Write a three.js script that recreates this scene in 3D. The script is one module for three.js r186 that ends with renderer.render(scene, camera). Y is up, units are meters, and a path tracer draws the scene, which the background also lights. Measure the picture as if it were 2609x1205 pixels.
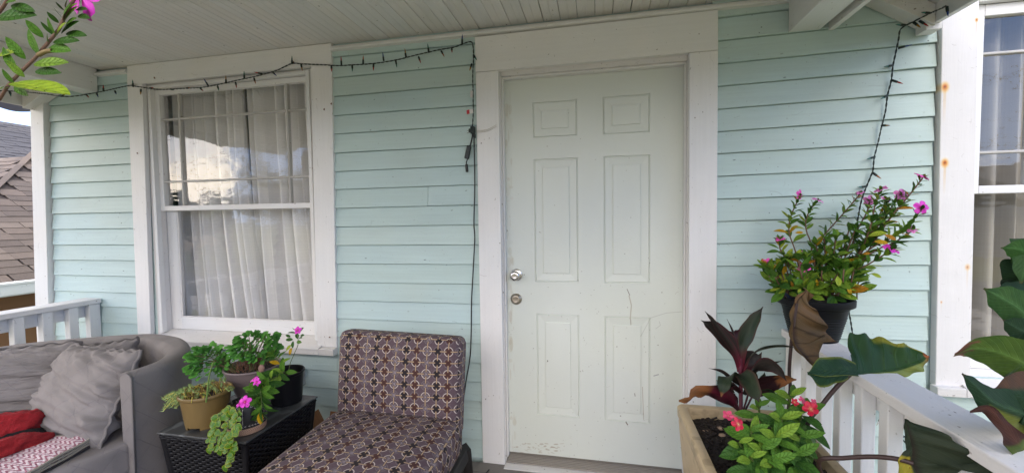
import * as THREE from 'three';
import { RoundedBoxGeometry } from 'three/addons/geometries/RoundedBoxGeometry.js';
import { mergeGeometries, toCreasedNormals } from 'three/addons/utils/BufferGeometryUtils.js';

// ------------------------------------------------------------------ camera, sky, sun, exposure
const scene = new THREE.Scene();
const camera = new THREE.PerspectiveCamera(59.41, 1024 / 472, 0.05, 600);
camera.position.set(0, 1.36, 2.2);
camera.rotation.set(-0.0452, 0.20434, -0.01408, 'YXZ');
const renderer = new THREE.WebGLRenderer({ antialias: true });
renderer.toneMapping = THREE.LinearToneMapping;
renderer.toneMappingExposure = 2.0;
renderer.shadowMap.enabled = true;

const V3 = THREE.Vector3, v3 = (x, y, z) => new V3(x, y, z), UP = v3(0, 1, 0);
const lerp = (a, b, t) => a + (b - a) * t, clamp = (x, a = 0, b = 1) => Math.min(b, Math.max(a, x)), sstep = (a, b, x) => { const t = clamp((x - a) / (b - a)); return t * t * (3 - 2 * t); };
function rng(seed) { let s = seed | 0; return () => { s = (s + 0x6d2b79f5) | 0; let t = Math.imul(s ^ (s >>> 15), 1 | s); t = (t + Math.imul(t ^ (t >>> 7), 61 | t)) ^ t; return ((t ^ (t >>> 14)) >>> 0) / 4294967296; }; }
function hash2(x, y, s) { let h = Math.imul(x | 0, 374761393) ^ Math.imul(y | 0, 668265263) ^ Math.imul(s | 0, 2147483647 ^ 0x27d4eb2f); h = Math.imul(h ^ (h >>> 13), 1274126177); return ((h ^ (h >>> 16)) >>> 0) / 4294967296; }
// value noise that repeats after px, py cells
function vnoise(x, y, px, py, s = 1) {
  const xi = Math.floor(x), yi = Math.floor(y), fx = x - xi, fy = y - yi, u = fx * fx * (3 - 2 * fx), v = fy * fy * (3 - 2 * fy);
  const m = (a, n) => ((a % n) + n) % n, a = m(xi, px), b = m(xi + 1, px), c = m(yi, py), d = m(yi + 1, py);
  return lerp(lerp(hash2(a, c, s), hash2(b, c, s), u), lerp(hash2(a, d, s), hash2(b, d, s), u), v);
}
function fbm(u, v, fx, fy, oct = 4, s = 1) { let t = 0, a = 0.5, n = 0; for (let o = 0; o < oct; o++) { t += a * vnoise(u * fx, v * fy, fx, fy, s + o); n += a; a *= 0.5; fx *= 2; fy *= 2; } return t / n; }
function n3(x, y, z, s = 1) { // plain 3D value noise
  const xi = Math.floor(x), yi = Math.floor(y), zi = Math.floor(z), e = (t) => t * t * (3 - 2 * t), u = e(x - xi), v = e(y - yi), w = e(z - zi), h = (a, b, c) => hash2(a + c * 7919, b + c * 104729, s);
  return lerp(lerp(lerp(h(xi, yi, zi), h(xi + 1, yi, zi), u), lerp(h(xi, yi + 1, zi), h(xi + 1, yi + 1, zi), u), v), lerp(lerp(h(xi, yi, zi + 1), h(xi + 1, yi, zi + 1), u), lerp(h(xi, yi + 1, zi + 1), h(xi + 1, yi + 1, zi + 1), u), v), w);
}
const fbm3 = (x, y, z, o = 5, s = 1) => { let t = 0, a = 0.5, n = 0; for (let i = 0; i < o; i++) { t += a * n3(x, y, z, s + i * 11); n += a; a *= 0.5; x *= 2.03; y *= 2.03; z *= 2.03; } return t / n; };

// sky: a bright, partly cloudy late-day sky; blue between large warm-lit cumulus
{
  const W = 1024, H = 512, d = new Float32Array(W * H * 4);
  for (let j = 0; j < H; j++) for (let i = 0; i < W; i++) {
    const ph = ((i + 0.5) / W - 0.5) * 2 * Math.PI, el = ((j + 0.5) / H - 0.5) * Math.PI, ce = Math.cos(el), x = ce * Math.cos(ph), y = Math.sin(el), z = ce * Math.sin(ph);
    const t = clamp(y), h = Math.pow(1 - t, 4);
    let r = lerp(0.34, 0.88, h), g = lerp(0.58, 1.1, h), b = lerp(1.2, 1.55, h);
    const az = Math.atan2(x, z) * 180 / Math.PI, ed = el * 180 / Math.PI;   // 0 = straight out of the porch, negative = left of it seen in the glass
    const bank = 0.55 * Math.exp(-Math.pow((az + 58) / 13, 2) - Math.pow((ed - 6) / 13, 2)) - 0.5 * Math.exp(-Math.pow((az + 39.5) / 4.8, 2) - Math.pow((ed - 10) / 11, 2));
    let c = fbm3(x * 2.6 + 3, y * 4.2 + 1, z * 2.6 + 7, 6, 5) + bank;
    c = sstep(0.46, 0.56, c) * sstep(-0.02, 0.05, y);
    const lit = sstep(0.34, 0.66, fbm3(x * 5 + 9, y * 7 - 0.4, z * 5, 5, 31) + 0.25 * Math.max(0, bank));
    r = lerp(r, lerp(1.75, 3.9, lit), c); g = lerp(g, lerp(1.8, 3.42, lit), c); b = lerp(b, lerp(2.0, 2.85, lit), c);
    if (y < 0) { const k = sstep(0, -0.05, y); r = lerp(r, 0.25, k); g = lerp(g, 0.25, k); b = lerp(b, 0.22, k); }
    d.set([r, g, b, 1], (j * W + i) * 4);
  }
  const tex = new THREE.DataTexture(d, W, H, THREE.RGBAFormat, THREE.FloatType);
  tex.mapping = THREE.EquirectangularReflectionMapping; tex.magFilter = THREE.LinearFilter; tex.needsUpdate = true;
  scene.background = tex; scene.environment = tex;
}
const sun = new THREE.DirectionalLight(0xfff0dc, 2.0);
sun.position.set(14, 17, -16); sun.target.position.set(0, 0, 0); sun.castShadow = true; sun.shadow.radius = 3; sun.shadow.mapSize.set(2048, 2048);
Object.assign(sun.shadow.camera, { left: -16, right: 16, top: 16, bottom: -16, near: 1, far: 70 });
scene.add(sun, sun.target);

// ------------------------------------------------------------------ measuring: a pixel of the photograph (2576 wide) turned into a point of the place
const F = 1055.94, CX = 1304.5, CY = 602.5, PS = 2609 / 2576;
const ray = (x, y) => v3((x * PS - CX) / F, -(y * PS - CY) / F, -1).applyEuler(camera.rotation);
const onAxis = (ax) => (x, y, k) => { const r = ray(x, y), t = (k - camera.position[ax]) / r[ax]; return r.multiplyScalar(t).add(camera.position); };
const PX = onAxis('x'), PY = onAxis('y'), PZ = onAxis('z');
const at = (x, y, depth) => ray(x, y).multiplyScalar(depth).add(camera.position);
const crop = (ox, oy, s) => (x, y) => [(ox + x / s) / PS, (oy + y / s) / PS];

// ------------------------------------------------------------------ textures
const RW = THREE.RepeatWrapping;
function canvas(w, h) { const c = document.createElement('canvas'); c.width = w; c.height = h; return c; }
function tex(c, srgb = true, rx = 1, ry = 1) { const t = new THREE.CanvasTexture(c); t.wrapS = t.wrapT = RW; if (srgb) t.colorSpace = THREE.SRGBColorSpace; t.repeat.set(rx, ry); t.anisotropy = 8; return t; }
function pixelCanvas(w, h, fn) { // fn(u, v) -> [r, g, b] 0..255 (or a grey)
  const c = canvas(w, h), g = c.getContext('2d'), im = g.createImageData(w, h);
  for (let y = 0; y < h; y++) for (let x = 0; x < w; x++) { const p = fn((x + 0.5) / w, (y + 0.5) / h), i = (y * w + x) * 4; if (p.length) { im.data[i] = p[0]; im.data[i + 1] = p[1]; im.data[i + 2] = p[2]; } else im.data[i] = im.data[i + 1] = im.data[i + 2] = p; im.data[i + 3] = 255; }
  g.putImageData(im, 0, 0); return c;
}
const s2l = (c) => (c <= 0.04045 ? c / 12.92 : Math.pow((c + 0.055) / 1.055, 2.4)), l2s = (c) => 255 * (c <= 0.0031308 ? c * 12.92 : 1.055 * Math.pow(c, 1 / 2.4) - 0.055);
const lin = (r, g, b) => new THREE.Color().setRGB(r, g, b);
function squiggle(g, x, y, len, R, horiz) { g.beginPath(); g.moveTo(x, y); let a = horiz ? (R() < 0.5 ? 0 : Math.PI) + (R() - 0.5) * 0.5 : R() * 6.28; for (let k = 0; k < len; k++) { a += (R() - 0.5) * (horiz ? 0.55 : 1.3); x += Math.cos(a) * 4; y += Math.sin(a) * 4; g.lineTo(x, y); } g.stroke(); }
// old brush paint on boards: 1.4 m tile, faint blotches, grain along u, hair cracks, chips and specks
function paintCanvas(lr, lg, lb, seed, { cracks = 60, chips = 40, chipCol = '90,86,78', grain = 0.05, blotch = 0.12 } = {}) {
  const N = 1024, R = rng(seed);
  const c = pixelCanvas(N, N, (u, v) => {
    const k = 1 + blotch * (fbm(u, v, 4, 7, 4, seed) - 0.5) + grain * (fbm(u, v, 6, 160, 3, seed + 9) - 0.5) + 0.05 * (hash2(u * N, v * N, seed + 3) - 0.5);
    const y = 0.05 * (fbm(u, v, 5, 5, 3, seed + 20) - 0.5);
    return [l2s(clamp(lr * k * (1 + y))), l2s(clamp(lg * k)), l2s(clamp(lb * k * (1 - y)))];
  });
  const g = c.getContext('2d');
  for (let i = 0; i < cracks; i++) { g.strokeStyle = `rgba(${chipCol},${0.12 + R() * 0.3})`; g.lineWidth = 0.6 + R() * 0.6; squiggle(g, R() * N, R() * N, 2 + R() * 9, R, R() < 0.8); }
  for (let i = 0; i < chips; i++) { g.fillStyle = `rgba(${chipCol},${0.25 + R() * 0.55})`; g.beginPath(); g.ellipse(R() * N, R() * N, 1 + R() * R() * 5, 0.8 + R() * 1.6, (R() - 0.5) * 0.8, 0, 6.3); g.fill(); }
  for (let i = 0; i < chips * 3; i++) { g.fillStyle = `rgba(60,58,52,${0.2 + R() * 0.5})`; g.fillRect(R() * N, R() * N, 1 + R() * 1.5, 1 + R()); }
  return c;
}
const TILE = 1.4;
const grainBump = tex(pixelCanvas(1024, 1024, (u, v) => 255 * clamp(0.5 * fbm(u, v, 5, 150, 4, 77) + 0.3 * fbm(u, v, 9, 12, 4, 78) + 0.2 * fbm(u, v, 90, 120, 2, 79))), false, 1 / TILE, 1 / TILE);
const std = (o) => new THREE.MeshStandardMaterial(o);
function paint(r, g, b, seed, opt, rough = 0.62, bump = 0.0016) { return std({ map: tex(paintCanvas(r, g, b, seed, opt), true, 1 / TILE, 1 / TILE), bumpMap: grainBump, bumpScale: bump, roughness: rough }); }
const tint = (m, r, g, b) => { const c = m.clone(); c.color.setRGB(r, g, b); return c; };

const M = {};
M.mint = paint(0.48, 0.6, 0.578, 11, { cracks: 60, chips: 70, chipCol: '84,96,92', grain: 0.09 }, 0.55);
M.mints = [M.mint, tint(M.mint, 0.955, 0.965, 0.96), tint(M.mint, 1.0, 0.985, 0.97), tint(M.mint, 0.975, 0.985, 1.0)];
M.white = paint(0.74, 0.735, 0.725, 23, { cracks: 50, chips: 60, chipCol: '104,92,80' }, 0.5);
M.whites = [M.white, tint(M.white, 0.97, 0.97, 0.965), tint(M.white, 0.985, 0.98, 0.97)];
M.worn = paint(0.66, 0.64, 0.62, 37, { cracks: 90, chips: 190, chipCol: '96,84,72' }, 0.62, 0.003);
M.ceil = paint(0.70, 0.69, 0.675, 41, { cracks: 10, chips: 90, chipCol: '60,52,44', blotch: 0.1 }, 0.6);
M.ceils = [M.ceil, tint(M.ceil, 0.965, 0.965, 0.96), tint(M.ceil, 1.0, 0.985, 0.965)];
M.dark = std({ color: lin(0.02, 0.02, 0.02), roughness: 0.8 });
M.room = std({ color: lin(0.12, 0.11, 0.10), roughness: 0.95 });
M.muntin = paint(0.48, 0.465, 0.44, 53, { cracks: 160, chips: 260, chipCol: '62,46,34', blotch: 0.5 }, 0.7, 0.003);
M.glass = new THREE.MeshPhysicalMaterial({ color: 0xffffff, roughness: 0, transmission: 1, thickness: 0, ior: 1.82, bumpScale: 0.0007, bumpMap: tex(pixelCanvas(512, 512, (u, v) => 255 * fbm(u, v, 7, 15, 3, 91)), false, 1.2, 1.2) });
M.steel = std({ color: lin(0.62, 0.6, 0.57), metalness: 1, roughness: 0.22 });
M.brass = std({ color: lin(0.42, 0.37, 0.3), metalness: 1, roughness: 0.35 });
M.rubber = std({ color: lin(0.012, 0.012, 0.012), roughness: 0.5 });
M.greenwire = std({ color: lin(0.006, 0.016, 0.012), roughness: 0.55 });
M.rust = std({ color: lin(0.16, 0.055, 0.02), roughness: 0.9 });

// ------------------------------------------------------------------ objects
const used = new Map();
function numbered(n) { const k = used.get(n) ?? 0; used.set(n, k + 1); return k ? `${n}_${String(k).padStart(3, '0')}` : n; }
function tag(o, label, category, group) { o.userData.label = label; if (category) o.userData.category = category; if (group) o.userData.group = group; return o; }
function thing(name, label, category, pos = [0, 0, 0], group) { const o = new THREE.Group(); o.name = numbered(name); o.position.set(...pos); scene.add(o); return tag(o, label, category, group); }
function partGroup(name, parent, label) { const o = new THREE.Group(); o.name = name; parent.add(o); if (label) o.userData.label = label; return o; }
function mesh(name, geo, mat, parent, label) {
  const o = new THREE.Mesh(Array.isArray(geo) ? mergeGeometries(geo.map(flat)) : geo, mat); o.name = parent === scene ? numbered(name) : name; o.castShadow = o.receiveShadow = true; parent.add(o);
  if (parent !== scene) o.position.sub(worldOf(parent));   // geometry is given in world metres
  if (label) o.userData.label = label; return o;
}
const lmesh = (name, geo, mat, parent, label) => { const o = new THREE.Mesh(Array.isArray(geo) ? mergeGeometries(geo.map(flat)) : geo, mat); o.name = name; o.castShadow = o.receiveShadow = true; parent.add(o); if (label) o.userData.label = label; return o; };   // geometry in the parent's own frame
const worldOf = (o) => { const p = v3(0, 0, 0); for (let q = o; q && q !== scene; q = q.parent) p.add(q.position); return p; };
function structure(name, geo, mat) { const o = mesh(name, geo, mat, scene); o.userData.kind = 'structure'; return o; }
function flat(g) { const k = g.index ? g.toNonIndexed() : g.clone(); for (const a of Object.keys(k.attributes)) if (!['position', 'normal', 'uv', 'color'].includes(a)) k.deleteAttribute(a); k.morphAttributes = {}; k.groups = []; if (!k.attributes.uv) k.setAttribute('uv', new THREE.BufferAttribute(new Float32Array(k.attributes.position.count * 2), 2)); return k; }
// uv in metres by the way each face points; vert turns the grain upright
let uvSeed = 1;
function metric(g, vert = false, off) {
  const k = flat(g), p = k.attributes.position, uv = k.attributes.uv, R = rng(uvSeed++ * 7 + 3), ox = off ? off[0] : R() * 9, oy = off ? off[1] : R() * 9, a = v3(), b = v3(), c = v3();
  for (let i = 0; i < p.count; i += 3) {
    a.fromBufferAttribute(p, i); b.fromBufferAttribute(p, i + 1).sub(a); c.fromBufferAttribute(p, i + 2).sub(a); b.cross(c);
    const X = Math.abs(b.x), Y = Math.abs(b.y), Z = Math.abs(b.z);
    for (let j = i; j < i + 3; j++) {
      const x = p.getX(j), y = p.getY(j), z = p.getZ(j); let s, t;
      if (Z >= X && Z >= Y) { s = x; t = y; } else if (X >= Y) { s = z; t = y; } else { s = x; t = z; }
      if (vert === 'z' && !(Z >= X && Z >= Y)) { if (X >= Y) { s = z; t = y; } else { s = z; t = x; } }
      if (vert === true) [s, t] = [t, s];
      uv.setXY(j, s + ox, t + oy);
    }
  }
  return k;
}
function box(x0, x1, y0, y1, z0, z1, { r = 0.003, vert = false, seg = 2 } = {}) {
  const w = x1 - x0, h = y1 - y0, d = z1 - z0, g = new RoundedBoxGeometry(w, h, d, seg, Math.min(r, w * 0.4, h * 0.4, d * 0.4)); g.translate((x0 + x1) / 2, (y0 + y1) / 2, (z0 + z1) / 2); return metric(g, vert);
}
// a board whose face is any quadrilateral (or polygon) in a plane z = const
function board(pts, z0, z1, { vert = false, bevel = 0.002 } = {}) {
  const s = new THREE.Shape(pts.map((p) => new THREE.Vector2(p[0], p[1])));
  const g = new THREE.ExtrudeGeometry(s, { depth: z1 - z0 - 2 * bevel, bevelEnabled: bevel > 0, bevelThickness: bevel, bevelSize: bevel, bevelOffset: -bevel, bevelSegments: 1 }); g.translate(0, 0, z0 + bevel); return metric(g, vert);
}
const curveOf = (pts, closed = false) => new THREE.CatmullRomCurve3(pts.map((p) => (p.isVector3 ? p : v3(...p))), closed, 'catmullrom', 0.5);
const tube = (pts, r, seg = 24, rad = 6) => flat(new THREE.TubeGeometry(curveOf(pts), seg, r, rad));
const lathe = (prof, seg = 40) => flat(new THREE.LatheGeometry(prof.map((p) => new THREE.Vector2(...p)), seg));
function cyl(a, b, r0, r1 = r0, seg = 10) { const d = b.clone().sub(a), g = new THREE.CylinderGeometry(r1, r0, d.length(), seg); g.translate(0, d.length() / 2, 0); g.applyQuaternion(new THREE.Quaternion().setFromUnitVectors(UP, d.clone().normalize())); g.translate(a.x, a.y, a.z); return flat(g); }
// grid surface from a function (u, v) -> Vector3
function grid(nu, nv, fn, colorFn) {
  const P = [], U = [], C = [], I = [];
  for (let j = 0; j <= nv; j++) for (let i = 0; i <= nu; i++) { const u = i / nu, v = j / nv, p = fn(u, v); P.push(p.x, p.y, p.z); U.push(u, v); if (colorFn) C.push(...colorFn(u, v)); }
  for (let j = 0; j < nv; j++) for (let i = 0; i < nu; i++) { const a = j * (nu + 1) + i, b = a + 1, c = a + nu + 1, d = c + 1; I.push(a, b, d, a, d, c); }
  const g = new THREE.BufferGeometry(); g.setAttribute('position', new THREE.Float32BufferAttribute(P, 3)); g.setAttribute('uv', new THREE.Float32BufferAttribute(U, 2)); if (colorFn) g.setAttribute('color', new THREE.Float32BufferAttribute(C, 3));
  g.setIndex(I); g.computeVertexNormals(); return g;
}

// ------------------------------------------------------------------ ground, street, porch floor
{
  const g = new THREE.PlaneGeometry(400, 400); g.rotateX(-Math.PI / 2); g.translate(0, -1.1, 0);
  const c = pixelCanvas(512, 512, (u, v) => { const k = 0.7 + 0.6 * fbm(u, v, 30, 30, 4, 5), d = fbm(u, v, 6, 6, 3, 8); return [l2s(0.09 * k + 0.05 * d), l2s(0.12 * k), l2s(0.045 * k)]; });
  structure('ground', metric(g), std({ map: tex(c, true, 0.25, 0.25), roughness: 1 }));
  structure('road', box(-90, 90, -1.2, -1.06, 9, 15, { r: 0.01 }), std({ color: lin(0.06, 0.06, 0.062), roughness: 0.95 }));
  structure('pavement', box(-90, 90, -1.2, -0.98, 7.2, 8.8, { r: 0.02 }), std({ color: lin(0.3, 0.29, 0.27), roughness: 0.95 }));
  structure('porch_floor', [...Array(24)].map((_, i) => box(-3.75, 1.25, -0.03, 0, 0.03 + i * 0.09, 0.117 + i * 0.09, { r: 0.003 })).concat([box(-3.7, 1.2, -1.1, -0.032, 0.06, 2.1)]), paint(0.16, 0.145, 0.13, 61, { cracks: 160, chips: 160 }, 0.6));
}

// ------------------------------------------------------------------ the house
const house = thing('clapboard_house', 'pale mint clapboard house with white trim, beadboard porch ceiling and six panel front door', 'house');
const OPEN = { left: { x0: -2.885, x1: -1.62, y0: 0.62, y1: 2.26 }, right: { x0: 1.57, x1: 2.86, y0: 0.62, y1: 2.3 } };
{
  const sh = new THREE.Shape([[-3.76, -1.1], [4.4, -1.1], [4.4, 3.4], [-3.76, 3.4]].map((p) => new THREE.Vector2(...p)));
  for (const o of [OPEN.left, OPEN.right]) sh.holes.push(new THREE.Path([[o.x0, o.y0], [o.x1, o.y0], [o.x1, o.y1], [o.x0, o.y1]].map((p) => new THREE.Vector2(...p))));
  sh.holes.push(new THREE.Path([[-0.56, -0.03], [0.5, -0.03], [0.5, 2.175], [-0.56, 2.175]].map((p) => new THREE.Vector2(...p))));
  const g = new THREE.ExtrudeGeometry(sh, { depth: 0.12, bevelEnabled: false }); g.translate(0, 0, -0.121);
  const wall = mesh('wall', metric(g), M.mint, house);
  // clapboards: every board with its own two lower corners
  const clap = (xl, xr, yl0, yr0, yl1, yr1, k, zt = 0.0105, zb = 0.025) => {
    const R = rng(k * 31 + 7), N = 14, ox = R() * 9, oy = R() * 9, P = [], U = [], I = [];
    for (let i = 0; i <= N; i++) {
      const t = i / N, x = lerp(xl, xr, t), yb = lerp(yl0, yr0, t) + (R() - 0.5) * 0.0016, yt = lerp(yl1, yr1, t) + 0.014, dz = (R() - 0.5) * 0.0012;
      const ys = yt - 0.017, zs = lerp(zb, zt, (ys - yb) / (yt - yb));
      for (const [y, z] of [[yt, zs - 0.009], [ys + 0.0004, zs - 0.009], [ys, zs], [yb + 0.0014, zb + dz], [yb, zb + dz - 0.0012], [yb, 0.001], [yt, 0.001]]) { P.push(x, y, z); U.push(x + ox, y + oy + (z < 0.01 && y < yt ? 0.02 : 0)); }
    }
    for (let i = 0; i < N; i++) for (let j = 0; j < 6; j++) { const a = i * 7 + j, b = a + 1, c = a + 7, d = c + 1; I.push(a, b, c, b, d, c); }
    for (const e of [0, N * 7]) for (const [a, b, c] of [[0, 1, 6], [1, 2, 6], [2, 3, 6], [3, 4, 5], [3, 5, 6]]) e ? I.push(e + a, e + b, e + c) : I.push(a, c, b);
    let g = new THREE.BufferGeometry(); g.setAttribute('position', new THREE.Float32BufferAttribute(P, 3)); g.setAttribute('uv', new THREE.Float32BufferAttribute(U, 2)); g.setIndex(I);
    g = g.toNonIndexed(); g.computeVertexNormals();
    mesh('clapboard', g, M.mints[Math.floor(R() * 4)], wall);
    if (yl0 > 0.3 && yl0 < 2.3 && xr < 1.5) { const hd = []; for (let x = xl + 0.03 + R() * 0.04; x < xr; x += 0.4 + R() * 0.02) { const y = lerp(yl0, yr0, (x - xl) / (xr - xl)) + 0.018 + R() * 0.006, c = new THREE.CylinderGeometry(0.0028, 0.0028, 0.002, 7); c.rotateX(Math.PI / 2); c.translate(x, y, lerp(zb, zt, 0.18) + 0.0004); hd.push(flat(c)); } if (hd.length) mesh('nail_heads', hd, M.mints[1], wall).userData.kind = 'stuff'; }
  };
  const zy = (x, y) => { const p = PZ(x / PS, y / PS, 0.023); return p.y; };
  // left of the window
  const L = [[322, 210], [324, 251], [326, 294], [328, 336], [330, 377], [331, 417], [333, 459], [334, 499], [336, 540.5], [338, 581.8], [340, 623.4], [341, 663.7], [342, 704.4], [344, 747], [345, 784], [346, 826]].map((p) => zy(...p));
  while (L.at(-1) > 0.05) L.push(L.at(-1) - 0.108);
  const xc = (y) => -3.69 - (2.25 - y) * 0.05;
  L.unshift(2.36);
  for (let i = 1; i < L.length; i++) clap(xc(L[i]) + 0.012, -2.96, L[i], L[i], L[i - 1], L[i - 1], i);
  // between window and door
  const Mid = [[844, 144.5, 1205, 110], [848, 197, 1205, 162.7], [848, 245, 1205, 214], [848, 293.7, 1207, 267.5], [850, 341, 1208, 318], [852, 389.7, 1209, 369.5], [854, 436.9, 1210, 420], [855, 482.4, 1210, 470], [856, 530.6, 1212, 521.5], [857, 578, 1213, 572], [858, 625, 1213, 623], [859, 671.5, 1214, 673.5], [860, 718.7, 1215, 724], [861, 765.5, 1215, 774.4], [862, 811.5, 1215, 825.6]].map((q) => [zy(q[0], q[1]), zy(q[2], q[3])]);
  while (Mid.at(-1)[0] > 0.05) Mid.push(Mid.at(-1).map((y) => y - 0.1085));
  Mid.unshift([2.372, 2.372]);
  for (let i = 1; i < Mid.length; i++) { if (i === 9) { const f = 0.3 + 0.09 * (i % 5), xm = lerp(-1.53, -0.62, f), y0 = lerp(Mid[i][0], Mid[i][1], f), y1 = lerp(Mid[i - 1][0], Mid[i - 1][1], f); clap(-1.53, xm - 0.0012, Mid[i][0], y0, Mid[i - 1][0], y1, 40 + i); clap(xm + 0.0012, -0.62, y0 + 0.0012, Mid[i][1], y1, Mid[i - 1][1], 260 + i); } else clap(-1.53, -0.62, Mid[i][0], Mid[i][1], Mid[i - 1][0], Mid[i - 1][1], 40 + i); }
  // under the left window sill
  for (let y = 0.565, i = 0; y > 0.05; y -= 0.1085, i++) clap(-3.02, -1.531, y - 0.1085, y - 0.1085, y, y, 90 + i);
  // right of the door
  const Rt = [[1830, 161.5, 2397.6, 105.9], [1832, 219, 2394, 168.3], [1832, 277.4, 2394, 231.8], [1832, 334.7, 2391, 295], [1832, 391, 2390, 358.5], [1832, 448.8, 2390, 421], [1832, 506.7, 2386, 487.4], [1832, 564, 2385, 548], [1832, 620.4, 2384, 612], [1832, 678, 2383, 675], [1832, 737, 2383, 739.5], [1832, 797, 2382, 806.7], [1832, 857.5, 2380, 868.5]].map((q) => [zy(q[0], q[1]), zy(q[2], q[3])]);
  while (Rt.at(-1)[0] > -1.0) Rt.push(Rt.at(-1).map((y) => y - 0.1135));
  for (let k = 0; k < 9; k++) Rt.unshift(Rt[0].map((y) => y + 0.108));
  for (let i = 1; i < Rt.length; i++) clap(0.545, 1.452, Rt[i][0], Rt[i][1], Rt[i - 1][0], Rt[i - 1][1], 130 + i);
  // under the right window, beyond it and above
  for (let y = 0.545, i = 0; y > -0.95; y -= 0.1135, i++) clap(1.453, 4.4, y - 0.1135, y - 0.1135, y, y, 180 + i);
  for (let y = 2.55, i = 0; y > 0.54; y -= 0.11, i++) clap(3.02, 4.4, y - 0.11, y - 0.11, y, y, 210 + i);
  mesh('corner_board', board([[-3.80, 2.5], [-3.81, 2.2], [-3.885, 0.79], [-3.93, -1.1], [-3.80, -1.1], [-3.763, 0.79], [-3.69, 2.2], [-3.68, 2.5]], -0.13, 0.05, { vert: true }), M.whites[1], house);
  mesh('side_wall', box(-3.80, -3.72, -1.1, 3.4, -7, -0.125, { vert: false }), M.mint, house);
  mesh('side_wall', box(4.3, 4.4, -1.1, 3.4, -7, -0.125), M.mint, house);
  mesh('rear_wall', box(-3.80, 4.4, -1.1, 3.4, -7.1, -7.0), M.mint, house);
  const room = (x0, x1, y0, y1, z0, z1) => box(x0, x1, y0, y1, z0, z1, { r: 0.001 });
  mesh('room_partition', [room(-3.7, 4.3, 0, 2.7, -3.0, -2.9), room(-3.715, 4.295, -0.05, 0, -2.9, -0.125), room(-3.715, 4.295, 2.7, 2.75, -2.9, -0.125)], M.room, house);
  // main roof: a plain gable over the house, its eave above the porch roof
  for (const s of [0, 1]) { const g = box(-4.1, 4.7, -0.05, 0.05, -4.7, 0, { r: 0.01 }); g.rotateX(s ? Math.PI - 0.5 : 0.5); g.translate(0, 3.42, s ? -7.5 : 0.42); mesh('main_roof', g, std({ color: lin(0.07, 0.065, 0.06), roughness: 0.95 }), house); }
}

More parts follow.
